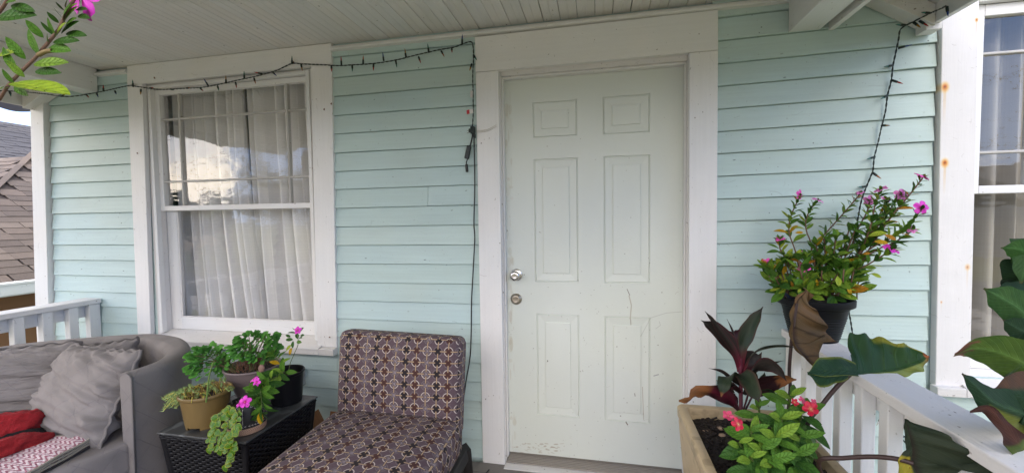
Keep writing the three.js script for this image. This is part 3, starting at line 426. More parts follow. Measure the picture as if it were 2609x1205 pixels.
  const fx = -9.6, fy = 1.1, fr = -14.4, fk = 0.585, fry = fy + fk * (fx - fr);
  mesh('wall', box(-19, -9.95, -1.1, 1.0, -16, 3), col(0.3, 0.29, 0.28), far);
  const fs = [], fl = Math.hypot(1, fk), FR = rng(8);
  const nrow = Math.floor((fx - fr) * fl / 0.14);
  const base = new RoundedBoxGeometry(0.33, 0.014, 0.17, 1, 0.002), bq = flat(base);
  for (let r = 0; r < nrow; r++) for (let z = -16 + (r % 2) * 0.17; z < 3; z += 0.335) { const s = (r + 0.4) * 0.14, g = bq.clone(); g.rotateX(Math.atan(fk) - 0.05); g.rotateY(Math.PI / 2); g.translate(fx - s / fl, fy + fk * s / fl + 0.014 + FR() * 0.012, z); fs.push(g); }
  mesh('roof', [face([[fx, fy, 3], [fx, fy, -16], [fr, fry, -16], [fr, fry, 3]]), face([[fr, fry, 3], [fr, fry, -16], [2 * fr - fx, fy, -16], [2 * fr - fx, fy, 3]])], col(0.03, 0.03, 0.034), far);
  const sg = mesh('shingles', fs, gran(0.05, 0.05, 0.058, 6), far); sg.userData.kind = 'stuff';
  mesh('gable_end', [face([[fx, fy, 2.9], [fr, fry, 2.9], [2 * fr - fx, fy, 2.9]])], col(0.3, 0.29, 0.28), far);
  const fp = ['vent_pipe'].map(() => { const p = ray(42, 268).multiplyScalar(1); const t = (fr + 0.7) / p.x; return p.multiplyScalar(t).add(camera.position); })[0];
  mesh('roof_flashing', grid(20, 4, (u, v) => v3(fp.x + (v - 0.5) * 0.3, fp.y + 0.05 * Math.sin(u * 5.2 + 2.2) + 0.1 * (v - 0.5), fp.z + (0.5 - u) * 0.95)), std({ color: lin(0.22, 0.22, 0.24), roughness: 0.6, side: THREE.DoubleSide }), far);

  // across the street: trees and wires that the old panes mirror
  const bark = col(0.09, 0.07, 0.055), leafM = std({ color: lin(0.05, 0.085, 0.03), roughness: 0.7, side: THREE.DoubleSide });
  function tree(name, label, x, z, h, rad, seed, n, feather) {
    const t = thing(name, label, 'tree', [x, -1.05, z]); const Q = rng(seed), b = [cyl(v3(x, -1.05, z), v3(x + 0.2, h * 0.5 - 1, z), 0.22, 0.15, 10)], lv = [];
    const leaf = new THREE.PlaneGeometry(0.1, 0.34, 1, 1); leaf.translate(0, 0.17, 0); const lf = flat(leaf);
    for (let i = 0; i < n; i++) {
      const a = Q() * 6.28, e = 0.15 + Q() * 0.9, l = rad * (0.55 + Q() * 0.5), s = v3(x + 0.2, h * (0.38 + Q() * 0.3) - 1, z), d = v3(Math.cos(a) * Math.cos(e), Math.sin(e), Math.sin(a) * Math.cos(e)), p = s.clone().addScaledVector(d, l); p.y -= l * 0.12; b.push(cyl(s, p, 0.06, 0.02, 6));
      for (let j = 0; j < feather; j++) { const q = s.clone().lerp(p, 0.45 + Q() * 0.6).add(v3((Q() - 0.5) * rad * 0.5, (Q() - 0.5) * 0.35, (Q() - 0.5) * rad * 0.5)), g = lf.clone(); g.rotateX(1.2 + Q() * 0.7); g.rotateY(Q() * 6.28); g.translate(q.x, q.y, q.z); lv.push(g); }
    }
    mesh('trunk', b, bark, t); const c = mesh('crown', lv, leafM, t); c.userData.kind = 'stuff';
  }
  tree('feathery_tree', 'tall layered feathery tree across the street, mirrored in the window', -16.0, 16.0, 6.0, 2.3, 5, 46, 130);
  tree('bushy_tree', 'low bushy tree across the street, left of the feathery one', -22.5, 17.0, 3.9, 2.0, 9, 40, 110);
  tree('bushy_tree', 'rounded tree across the street, opposite the front door', 6, 18, 5, 2.6, 19, 40, 110);
  { const x = -19.2, z = 16.0, t = thing('palm_tree', 'small fan palm beside the feathery tree across the street', 'palm', [x, -1.05, z]); mesh('trunk', cyl(v3(x, -1.05, z), v3(x, 2.2, z), 0.16, 0.11, 10), bark, t); const fr2 = [], Q = rng(3); for (let i = 0; i < 26; i++) { const a = i * 2.4, e = Q() * 1.2 - 0.2; const g = grid(4, 6, (u, v) => { const l = v * 1.25, d = l * l * 0.35, w = (u - 0.5) * 0.5 * Math.sin(v * 2.6); return v3(Math.cos(a) * Math.cos(e) * l - Math.sin(a) * w, 2.2 + Math.sin(e) * l - d, Math.sin(a) * Math.cos(e) * l + Math.cos(a) * w).add(v3(x, 0, z)); }); fr2.push(flat(g)); } const c = mesh('fronds', fr2, leafM, t); c.userData.kind = 'stuff'; }
  // small houses opposite, low on the skyline
  for (const [x, w, lab, wc] of [[-9.5, 7, 'low white house across the street to the left', [0.6, 0.58, 0.55]], [0.5, 9, 'low brick red house straight across the street', [0.3, 0.12, 0.09]], [10.5, 10, 'low cream house across the street to the right', [0.55, 0.5, 0.4]], [25, 11, 'low grey house far down the street to the right', [0.35, 0.36, 0.38]], [-37, 10, 'low tan house far down the street to the left', [0.4, 0.32, 0.24]]]) {
    const t = thing('street_house', lab, 'house', [x, -1.05, 24]), z0 = 20.5; mesh('wall', box(x - w / 2, x + w / 2, -1.05, 1.7, z0, z0 + 7), col(...wc), t);
    const rf = (s) => { const g = box(-w / 2 - 0.4, w / 2 + 0.4, -0.06, 0.06, -0.2, 4.4); g.rotateX(s > 0 ? -0.45 : Math.PI + 0.45); g.translate(x, s > 0 ? 1.6 : 1.6, s > 0 ? z0 - 0.4 : z0 + 7.4); return g; }; mesh('roof', [rf(1), rf(-1)], col(0.07, 0.065, 0.065), t);
    for (const dx of [-0.3, 0.02, 0.32]) mesh(dx === 0.02 ? 'door' : 'window', box(x + dx * w - 0.5, x + dx * w + 0.5, dx === 0.02 ? -0.9 : -0.1, 1.15, z0 - 0.03, z0 + 0.05), std({ color: lin(0.05, 0.06, 0.07), roughness: 0.2 }), t);
  }
  const poles = [-34, -9.2, 22].map((x, i) => { const t = thing('utility_pole', ['wooden utility pole far down the street to the left', 'wooden utility pole across the street near the palm', 'wooden utility pole far down the street to the right'][i], 'pole', [x, -1.05, 12.5]); mesh('pole', cyl(v3(x, -1.05, 12.5), v3(x, 6.6, 12.5), 0.14, 0.1, 10), bark, t); mesh('crossarm', box(x - 0.05, x + 0.05, 5.9, 6.02, 11.6, 13.4), bark, t); return x; });
  for (const [y, z] of [[5.95, 11.7], [5.95, 12.2], [5.95, 13.3], [4.7, 12.4], [4.2, 12.4], [3.9, 12.4], [3.5, 12.4]]) {
    const seg = []; for (let i = 0; i < 2; i++) seg.push(tube([0, 0.25, 0.5, 0.75, 1].map((t) => [lerp(poles[i], poles[i + 1], t), y - 0.9 * (1 - Math.pow(2 * t - 1, 2)), z]), 0.013, 24, 4));
    const o = mesh('power_line', seg, M.rubber, scene); tag(o, y > 5 ? 'black power line on the crossarms of the street poles' : 'black cable strung low between the street poles', 'wire', y > 5 ? 'power lines on the crossarms' : 'cables low on the poles');
  }
}

// ------------------------------------------------------------------ railings
function railing(label, side, x0, x1, top, th, bal, sub) {
  const t = thing('porch_railing', label, 'railing', [(x0 + x1) / 2, 0, 1]);
  const zE = 1.985;
  mesh('top_rail', box(x0, x1, top - th, top, 0.027, zE, { r: 0.005, vert: 'z' }), tint(M.worn, 1.08, 1.08, 1.09), t);
  mesh('sub_rail', box(sub[0], sub[1], top - th - 0.085, top - th - 0.001, 0.03, zE, { r: 0.003, vert: 'z' }), M.white, t);
  mesh('bottom_rail', box(sub[0], sub[1], 0.07, 0.155, 0.03, zE, { r: 0.003, vert: 'z' }), M.white, t);
  const b0 = bal.x0, b1 = bal.x1;
  mesh('post', box(b0, b1 + 0.02 * side * 0, 0.002, top - th - 0.001, bal.pz[0], bal.pz[1], { vert: true, r: 0.004 }), M.whites[1], t);
  for (const z of bal.z) mesh('baluster', box(b0, b1, 0.05, top - th - 0.001, z, z + bal.w, { vert: true, r: 0.004 }), M.whites[Math.round(z * 10) % 3], t);
  return t;
}
railing('white wooden porch railing behind the grey sofa on the left', -1, -3.452, -3.314, 0.853, 0.033, { x0: -3.372, x1: -3.327, w: 0.05, pz: [0.028, 0.09], z: [...Array(15)].map((_, i) => 0.15 + i * 0.1295) }, [-3.412, -3.373]);
railing('white wooden porch railing on the right, carrying the black pot', 1, 0.856, 0.997, 0.815, 0.036, { x0: 0.875, x1: 0.918, w: 0.044, pz: [0.03, 0.1], z: [...Array(15)].map((_, i) => 0.183 + i * 0.129) }, [0.919, 0.957]);

// ------------------------------------------------------------------ grey barrel sofa, pillows, blankets
const SO = { o: v3(-2.43, 0, 1.10), w: v3(-0.882, 0, 0.472), n: v3(0.472, 0, 0.882) };
const sofaP = (w, n, y) => SO.o.clone().addScaledVector(SO.w, w).addScaledVector(SO.n, n).setY(y);
const velvet = (() => {
  const N = 1024, mk = (line) => { const c = pixelCanvas(N, N, (u, v) => { const k = 1 + 0.34 * (fbm(u, v, 5, 6, 6, 5) - 0.5) + 0.14 * (hash2(u * N, v * N, 3) - 0.5); return line ? 255 * (0.55 + 0.1 * (fbm(u, v, 40, 40, 3, 6) - 0.5)) : [l2s(0.198 * k), l2s(0.18 * k), l2s(0.174 * k)]; }), g = c.getContext('2d'); g.strokeStyle = line ? 'rgba(60,60,60,.8)' : 'rgba(104,98,101,.6)'; g.lineWidth = line ? 6 : 3; for (let i = -8; i <= 8; i++) for (const s of [1, -1]) { g.beginPath(); g.moveTo(i * N / 4, 0); g.lineTo(i * N / 4 + s * N, N); g.stroke(); } if (line) { g.strokeStyle = 'rgba(140,140,140,.0)'; } return c; };
  return new THREE.MeshPhysicalMaterial({ map: tex(mk(false), true, 1 / 0.5, 1 / 0.5), bumpMap: tex(mk(true), false, 1 / 0.5, 1 / 0.5), bumpScale: 0.003, roughness: 0.9, sheen: 0.15, sheenRoughness: 0.5, sheenColor: lin(0.5, 0.48, 0.52), side: THREE.DoubleSide });
})();
const sofa = thing('grey_sofa', 'grey quilted velvet barrel sofa in the porch corner', 'sofa', [SO.o.x, 0, SO.o.z]);
{
  const half = [[-0.56, 0], [-0.625, -0.13], [-0.635, -0.27], [-0.605, -0.42], [-0.50, -0.605], [-0.33, -0.745], [-0.16, -0.785], [0, -0.79]];
  const outer = [...half, ...half.slice(0, -1).reverse().map(([a, b]) => [-a, b])], cv = curveOf(outer.map((p) => v3(p[0], 0, p[1]))), NS = 90, pts = cv.getSpacedPoints(NS), H = 0.725;
  const rings = []; let L = 0;
  for (let i = 0; i <= NS; i++) {
    const p = pts[i], a = pts[Math.max(0, i - 1)], b = pts[Math.min(NS, i + 1)], tn = b.clone().sub(a).normalize(); let nx = -tn.z, nz = tn.x; if (nx * (0 - p.x) + nz * (-0.3 - p.z) < 0) { nx = -nx; nz = -nz; }
    const e = Math.min(i, NS - i) / NS, th = lerp(0.062, 0.135, sstep(0, 0.3, e)); if (i) L += p.distanceTo(pts[i - 1]);
    // profile from outer foot over the rounded top to the inner foot
    const pr = []; for (const [d, y] of [[0.02, 0.07], [0.012, 0.25], [0.004, 0.5], [0, 0.66]]) pr.push([d, y]); const r = Math.min(0.042, th * 0.45);
    for (let k = 0; k <= 5; k++) { const t = k / 5 * Math.PI / 2; pr.push([r - r * Math.cos(t), H - r + r * Math.sin(t)]); } for (let k = 0; k <= 5; k++) { const t = k / 5 * Math.PI / 2; pr.push([th - r + r * Math.sin(t), H - r + r * Math.cos(t)]); } pr.push([th, 0.6], [th, 0.45], [th, 0.3], [th, 0.07]);
    let acc = 0; rings.push(pr.map(([d, y], j) => { if (j) acc += Math.hypot(d - pr[j - 1][0], y - pr[j - 1][1]); return { p: sofaP(p.x + nx * d, p.z + nz * d, y), u: L, v: acc }; }));
  }
  const P = [], U = [], I = [], m = rings[0].length; for (const r of rings) for (const q of r) { P.push(q.p.x, q.p.y, q.p.z); U.push(q.u, q.v); }
  for (let i = 0; i < NS; i++) for (let j = 0; j < m - 1; j++) { const a = i * m + j, b = a + 1, c = a + m, d = c + 1; I.push(a, c, b, b, c, d); }
  const g = new THREE.BufferGeometry(); g.setAttribute('position', new THREE.Float32BufferAttribute(P, 3)); g.setAttribute('uv', new THREE.Float32BufferAttribute(U, 2)); g.setIndex(I); g.computeVertexNormals();
  mesh('back_shell', flat(g), velvet, sofa);
  for (const e of [0, NS]) { // padded arm fronts and their seam
    const r = rings[e], dirv = r.at(-1).p.clone().sub(r[0].p).setY(0).normalize(), fwd = SO.n; const cap = new THREE.Shape(r.map((q, j) => { return new THREE.Vector2(q.p.clone().sub(r[0].p).setY(0).dot(dirv), q.p.y); }));
    const s = new THREE.ExtrudeGeometry(cap, { depth: 0.012, bevelEnabled: true, bevelThickness: 0.008, bevelSize: 0.006, bevelOffset: -0.004, bevelSegments: 3 }), k = flat(s), p = k.attributes.position, nn = k.attributes.normal, uv = k.attributes.uv, q = v3();
    for (let i = 0; i < p.count; i++) { q.copy(r[0].p).setY(p.getY(i)).addScaledVector(dirv, p.getX(i)).addScaledVector(fwd, p.getZ(i) - 0.006); const x = p.getX(i); p.setXYZ(i, q.x, q.y, q.z); uv.setXY(i, x, q.y); } k.computeVertexNormals(); mesh('arm_front', k, velvet, sofa);
    mesh('piping', tube(r.slice(0, 14).map((z) => z.p.clone().addScaledVector(fwd, 0.012)), 0.0035, 40, 5), velvet, sofa);
  }
  // seat: a bowed cushion over a bowed base
  const fr = (t) => { const a = lerp(-1, 1, t), w = a * 0.555; return [w, -0.06 + 0.32 * Math.pow(1 - Math.pow(Math.abs(a), 2.6), 0.75)]; };
  const slab = (y0, y1, inset, name) => {
    const out = []; for (let i = 0; i <= 40; i++) { const [w, n] = fr(i / 40); out.push([w * (1 - inset), n - inset * 0.5]); } const rear = half.map(([a, b]) => [a * 0.86, b * 0.84]); for (const p of [...rear].reverse().slice(0, -1).map(([a, b]) => [-a, b]).reverse().reverse()) out.push([Math.abs(p[0]), p[1]]);
    const ring = []; for (let i = 0; i <= 40; i++) ring.push(fr(i / 40)); for (let i = 1; i < outer.length - 1; i++) { const p = outer[outer.length - 1 - i]; ring.push([p[0] * 0.87, p[1] * 0.85]); }
    const sh = new THREE.Shape(ring.map(([w, n]) => new THREE.Vector2(w * (1 - inset), n * (1 - inset))));
    const g = new THREE.ExtrudeGeometry(sh, { depth: y1 - y0 - 0.05, bevelEnabled: true, bevelThickness: 0.025, bevelSize: 0.022, bevelOffset: -0.022, bevelSegments: 4 }), k = flat(g), p = k.attributes.position, uv = k.attributes.uv;
    for (let i = 0; i < p.count; i++) { const w = p.getX(i), n = p.getY(i), y = y0 + 0.025 + p.getZ(i), q = sofaP(w, n, y + (y > (y0 + y1) / 2 ? 0.018 * (1 - Math.min(1, (w * w) / 0.3)) : 0)); p.setXYZ(i, q.x, q.y, q.z); } k.computeVertexNormals();
    mesh(name, metric(k), velvet, sofa);
  };
  slab(0.29, 0.425, 0.0, 'seat_cushion'); slab(0.07, 0.285, 0.012, 'seat_base');
  for (const [w, n] of [[-0.48, -0.05], [0.48, -0.05], [-0.35, -0.6], [0.35, -0.6]]) { const p = sofaP(w, n, 0.001); mesh('leg', cyl(p, p.clone().setY(0.072), 0.018, 0.026, 10), M.dark, sofa); }
}
// a stuffed cushion: centre, across, up, facing; with pinched corners and gathered cloth
function pillow(label, c, ax, ay, w, h, d, seed, wr, group, mat = velvet) {
  const X = ax.clone().normalize(), Y = ay.clone().sub(X.clone().multiplyScalar(ay.dot(X))).normalize(), Z = X.clone().cross(Y), N = 56;
  const f = (sgn) => grid(N, N, (u, v) => {
    const a = u * 2 - 1, b = v * 2 - 1, pin = 1 - 0.11 * Math.pow(Math.abs(a * b), 1.0) * 0 - 0.05 * (1 - Math.pow(Math.abs(a), 2)) * Math.pow(Math.abs(b), 6) - 0.05 * (1 - b * b) * Math.pow(Math.abs(a), 6);
    const edge = Math.max(0, 1 - Math.pow(Math.abs(a), 2.6)) * Math.max(0, 1 - Math.pow(Math.abs(b), 2.6)), puff = Math.pow(edge, 0.45) * d / 2;
    const em = Math.pow(Math.max(Math.abs(a), Math.abs(b)), 3), ww = wr * (0.3 + em) * ((n3(a * 2.2 + seed, b * 9 + a * 3, seed, 4) - 0.5) + 0.6 * (n3(a * 5 + seed, b * 17 + a * 7, seed + 3, 6) - 0.5)) * Math.min(1, edge * 4);
    const sx = a * w / 2 * pin, sy = b * h / 2 * pin;
    return c.clone().addScaledVector(X, sx + 0.006 * Math.sin(b * 23 + seed) * Math.pow(Math.abs(a), 8)).addScaledVector(Y, sy + 0.006 * Math.sin(a * 27 + seed) * Math.pow(Math.abs(b), 8)).addScaledVector(Z, sgn * (puff + ww));
  });
  const back = f(-1); const bi = back.index.array; for (let i = 0; i < bi.length; i += 3) { const t = bi[i]; bi[i] = bi[i + 1]; bi[i + 1] = t; } back.computeVertexNormals();
  const t = thing('cushion', label, 'cushion', [c.x, c.y, c.z], group);
  const uvs = (g) => { const k = flat(g), uv = k.attributes.uv; for (let i = 0; i < uv.count; i++) uv.setXY(i, uv.getX(i) * w, uv.getY(i) * h); return k; };
  mesh('cover', [uvs(f(1)), uvs(back)], mat, t);
  const rim = []; for (const [p, q] of [[[-1, -1], [1, -1]], [[1, -1], [1, 1]], [[1, 1], [-1, 1]], [[-1, 1], [-1, -1]]]) { const e = []; for (let i = 0; i <= 16; i++) { const a = lerp(p[0], q[0], i / 16), b = lerp(p[1], q[1], i / 16), pin = 1 - 0.05 * (1 - a * a) * Math.pow(Math.abs(b), 6) - 0.05 * (1 - b * b) * Math.pow(Math.abs(a), 6); e.push(c.clone().addScaledVector(X, a * w / 2 * pin + 0.006 * Math.sin(b * 23 + seed) * Math.pow(Math.abs(a), 8)).addScaledVector(Y, b * h / 2 * pin + 0.006 * Math.sin(a * 27 + seed) * Math.pow(Math.abs(b), 8))); } rim.push(tube(e, 0.0065, 40, 6)); }
  mesh('seam', rim, mat, t); return t;
}
{
  const plain = velvet.clone(); plain.bumpMap = tex(pixelCanvas(512, 512, (u, v) => 255 * fbm(u, v, 6, 40, 4, 44)), false, 2, 2); plain.bumpScale = 0.012;
  pillow('wide grey back cushion at the left end of the sofa', sofaP(0.24, -0.50, 0.575), SO.w.clone().negate(), v3(-0.10, 1, -0.2), 0.64, 0.37, 0.19, 3, 0.05, null, plain);
  pillow('small gathered grey cushion in the sofa corner behind the quilted one', sofaP(-0.11, -0.53, 0.572), SO.w.clone().negate().add(v3(0, 0.05, 0)), v3(-0.05, 1, -0.2), 0.42, 0.33, 0.15, 12, 0.05, null, plain);
  pillow('square quilted grey cushion leaning on the right arm', v3(-2.265, 0.60, 0.80), v3(1, 0.02, 0.10), v3(-0.03, 0.9, -0.44), 0.49, 0.40, 0.17, 7, 0.055, null, velvet);
}
{ // folded blanket and red throw
  const N = 512, weave = std({ map: tex(pixelCanvas(N, N, (u, v) => { const s = Math.sin((v * 15 + 0.5 * Math.sin(u * 6.283 * 9)) * 6.283) * 0.5 + 0.5, k = sstep(0.35, 0.75, s + 0.35 * (hash2(Math.floor(u * 128), Math.floor(v * 128), 4) - 0.5)); return [l2s(lerp(0.62, 0.30, k)), l2s(lerp(0.52, 0.12, k)), l2s(lerp(0.54, 0.16, k))]; }), true, 3, 3), roughness: 1, bumpMap: tex(pixelCanvas(256, 256, (u, v) => 255 * fbm(u, v, 50, 60, 2, 4)), false, 3, 3), bumpScale: 0.004 });
  const trim = std({ color: lin(0.3, 0.27, 0.22), roughness: 1 }), dark = std({ color: lin(0.035, 0.03, 0.03), roughness: 1 });
  const bl = thing('folded_blanket', 'folded pink and cream woven blanket with khaki edging on the sofa seat', 'blanket', [-2.25, 0.43, 1.1]);
  const A = PY(226, 1098, 0.478), B = PY(30, 1204, 0.478), C = PY(-200, 1160, 0.478), D = PY(85, 1098, 0.478);
  const q = (s, t) => A.clone().lerp(B, s).lerp(D.clone().lerp(C, s), t);
  const layer = (y, e, cr) => grid(24, 16, (s, t) => { const p = q(s, t * (1 - e)); return p.setY(y + cr * Math.sin(s * 5 + t * 4) * 0.5 + 0.004 * n3(s * 9, t * 9, 2, 3) - 0.012 * Math.pow(1 - Math.min(1, t * 7), 2)); });
  mesh('cloth', [0.468, 0.455, 0.443].map((y, i) => { const g = layer(y + 0.008, 0, 0.006), k = flat(g), uv = k.attributes.uv; for (let j = 0; j < uv.count; j++) uv.setXY(j, uv.getX(j) * 0.3, uv.getY(j) * 0.3); return k; }), weave, bl);
  for (let i = 0; i < 4; i++) mesh('edging', tube([...Array(12)].map((_, k) => q(k / 11, 0.0).setY(0.4385 + i * 0.0105 + 0.002 * Math.sin(k + i)).addScaledVector(SO.n, 0.004 + 0.003 * (i % 2))), 0.0052, 30, 6), i % 2 ? trim : (i ? trim : dark), bl);
  mesh('edging', tube([...Array(8)].map((_, k) => q(0, k / 7).setY(0.477)), 0.0055, 20, 6), trim, bl);
  // red fleece: two slumped rolls with a dark underside
  const fleece = (r, g, b, s) => std({ map: tex(pixelCanvas(256, 256, (u, v) => { const k = 0.7 + 0.6 * fbm(u, v, 40, 40, 4, s); return [l2s(r * k), l2s(g * k), l2s(b * k)]; }), true, 3, 3), roughness: 1, bumpMap: tex(pixelCanvas(256, 256, (u, v) => 255 * fbm(u, v, 60, 60, 3, s + 1)), false, 4, 4), bumpScale: 0.012 });
  const red = fleece(0.42, 0.013, 0.02, 5), black = fleece(0.012, 0.01, 0.012, 6);
  const th = thing('red_throw', 'crumpled red and black fleece throw on the sofa beside the cushions', 'throw blanket', [-2.4, 0.44, 0.98]);
  const lump = (pts, rr, fl, seed) => { const cv = curveOf(pts); return grid(90, 44, (u, v) => { const p = cv.getPoint(u), tn = cv.getTangent(u), sd = v3(-tn.z, 0, tn.x).normalize(), up = sd.clone().cross(tn).normalize().multiplyScalar(-1); if (up.y < 0) up.negate(); const e = Math.pow(Math.sin(Math.min(1, Math.max(0.0, u)) * Math.PI), 0.3), a = v * 6.283, r = rr(u) * e * (1 + 0.22 * (n3(u * 7 + seed, Math.cos(a) * 2, Math.sin(a) * 2, 5) - 0.5) * 2 + 0.3 * (n3(u * 9 + seed, Math.cos(a) * 5 + u * 4, Math.sin(a) * 5, 8) - 0.5) + 0.12 * (n3(u * 40, Math.cos(a) * 9, Math.sin(a) * 9 + seed, 9) - 0.5)); return p.clone().addScaledVector(sd, Math.cos(a) * r * fl).addScaledVector(up, Math.sin(a) * r); }); };
  const y0 = 0.5, a1 = PY(137, 1092, 0.488), a2 = PY(40, 1120, 0.49), a3 = PY(-120, 1172, 0.49);
  mesh('fold', flat(lump([a1, a2, a3], (u) => 0.022 + 0.03 * u, 1.2, 1)), red, th);
  const b1 = PY(98, 1052, 0.52), b2 = PY(45, 1066, 0.53), b3 = PY(-140, 1100, 0.52);
  mesh('fold', flat(lump([b1, b2, b3], (u) => 0.036 + 0.03 * u, 1.2, 2)), red, th);
  const c1 = PY(122, 1076, 0.49), c2 = PY(85, 1040, 0.53), c3 = PY(30, 1082, 0.5);
  mesh('dark_lining', [flat(lump([c1, c2.clone().lerp(c1, 0.4), c2], () => 0.028, 1.1, 3)), flat(lump([PY(112, 1098, 0.47), PY(50, 1100, 0.485), PY(-90, 1130, 0.48)], () => 0.034, 1.3, 4))], black, th);
}

// ------------------------------------------------------------------ patterned chair
{
  const CW = 96, c = canvas(CW * 6, CW * 2), g = c.getContext('2d'), R = rng(5);
  g.fillStyle = '#4d3c43'; g.fillRect(0, 0, c.width, c.height);
  for (let i = 0; i < 5200; i++) { g.fillStyle = `rgba(${R() < 0.5 ? '150,138,148' : '60,50,58'},${0.08 + R() * 0.12})`; g.fillRect(R() * c.width, R() * c.height, 4 + R() * 14, 1); }
  const fills = ['#5c5055', '#190f13', '#43211b'];
  for (let i = -1; i <= 6; i++) for (let j = -1; j <= 2; j++) {
    const x = (i + 0.5) * CW, y = (j + 0.5) * CW, f = ((i % 3) + 3) % 3, bright = ((i + j) % 2 + 2) % 2;
    g.fillStyle = fills[f]; g.beginPath(); for (let a = 0; a <= 64; a++) { const t = a / 64 * 6.283, r = 29 + 2.2 * Math.cos(4 * t + Math.PI); g.lineTo(x + Math.cos(t) * r, y + Math.sin(t) * r); } g.fill();
    if (f === 0) for (let k = 0; k < 150; k++) { const a = R() * 6.28, r = R() * 26; g.fillStyle = R() < 0.5 ? 'rgba(176,166,166,.7)' : 'rgba(86,74,80,.7)'; g.fillRect(x + Math.cos(a) * r, y + Math.sin(a) * r, 2 + R() * 5, 1.5); } else for (let k = 0; k < 60; k++) { const a = R() * 6.28, r = R() * 26; g.fillStyle = 'rgba(0,0,0,.25)'; g.fillRect(x + Math.cos(a) * r, y + Math.sin(a) * r, 4, 1.2); }
    g.strokeStyle = bright ? '#b5aaa1' : '#64595d'; g.lineWidth = 6.5; g.beginPath(); g.arc(x, y, 38.5, 0, 6.3); g.stroke();
    g.strokeStyle = 'rgba(60,50,56,.6)'; g.lineWidth = 1.6; g.beginPath(); g.arc(x, y, 43, 0, 6.3); g.stroke(); g.beginPath(); g.arc(x, y, 34, 0, 6.3); g.stroke();
  }
  const bar = (x0, y0, x1, y1) => { g.lineCap = 'round'; g.strokeStyle = 'rgba(48,38,38,.85)'; g.lineWidth = 14; g.beginPath(); g.moveTo(x0, y0); g.lineTo(x1, y1); g.stroke(); g.strokeStyle = '#a58c6e'; g.lineWidth = 8; g.beginPath(); g.moveTo(x0, y0); g.lineTo(x1, y1); g.stroke(); };
  for (let i = -1; i <= 6; i++) for (let j = -1; j <= 2; j++) { const x = (i + 1) * CW, y = (j + 0.5) * CW; bar(x - 26, y, x + 26, y); const x2 = (i + 0.5) * CW, y2 = (j + 1) * CW; bar(x2, y2 - 26, x2, y2 + 26); }
  const hgt = pixelCanvas(256, 256, (u, v) => 255 * (0.5 * hash2(u * 256, Math.floor(v * 128), 3) + 0.5 * fbm(u, v, 20, 20, 3, 4)));
  const K = 0.0505, fab = std({ map: tex(c, true, 1 / (6 * K), 1 / (2 * K)), bumpMap: tex(hgt, false, 12, 12), bumpScale: 0.001, roughness: 0.82 });
  const ch = thing('slipper_chair', 'armless slipper chair covered in purple and brown ring patterned fabric', 'chair', [-0.89, 0, 0.72]);
  const pad = (w, h, d, r, shape, name, rot, pos) => {
    const gg = new RoundedBoxGeometry(w, h, d, 6, r); let k = flat(gg); // denser faces so the cushion can bulge
    const bx = new THREE.BoxGeometry(w, h, d, 26, 14, 22), p = bx.attributes.position, q = v3(), lim = v3(w / 2 - r, h / 2 - r, d / 2 - r);
    for (let i = 0; i < p.count; i++) { q.fromBufferAttribute(p, i); const cc = q.clone().clamp(lim.clone().negate(), lim), dd = q.clone().sub(cc); if (dd.lengthSq() > 1e-9) { const n = dd.normalize(); q.copy(cc).addScaledVector(n, r); } shape(q, w, h, d); p.setXYZ(i, q.x, q.y, q.z); }
    bx.computeVertexNormals(); k = metric(bx, false, [0.02, 0.013]); k = toCreasedNormals(k, 1.2); if (rot) k.rotateX(rot); k.translate(...pos); mesh(name, k, fab, ch);
  };
  pad(0.618, 0.46, 0.115, 0.035, (q, w, h, d) => { if (q.z > 0) q.z += 0.022 * (1 - Math.pow(2 * q.x / w, 2)) * (1 - Math.pow(2 * q.y / h, 2)); q.y -= 0.012 * (q.x / w) * (q.y > 0 ? 1 : 0); q.x *= 1 + 0.02 * (q.y / h); }, 'backrest', -0.13, [-0.921, 0.588, 0.412]);
  pad(0.65, 0.17, 0.62, 0.05, (q, w, h, d) => { if (q.y > 0) q.y += 0.024 * (1 - Math.pow(2 * q.x / w, 2)) * (1 - Math.pow(2 * q.z / d, 2)) - 0.012 * Math.pow(2 * q.x / w, 4); }, 'seat', 0.03, [-0.914, 0.382, 0.775]);
  mesh('seat_frame', box(-1.19, -0.59, 0.235, 0.299, 0.40, 1.06, { r: 0.01 }), M.dark, ch);
  for (const [x, z, sx, sz] of [[-1.16, 0.42, 0, -0.09], [-0.61, 0.42, 0, -0.09], [-1.16, 1.02, 0, 0.01], [-0.61, 1.02, 0, 0.01]]) { const g2 = cyl(v3(x + sx, 0.002, z + sz), v3(x, 0.3, z), 0.022, 0.034, 4); mesh('leg', g2, std({ color: lin(0.012, 0.01, 0.01), roughness: 0.4 }), ch); }
}

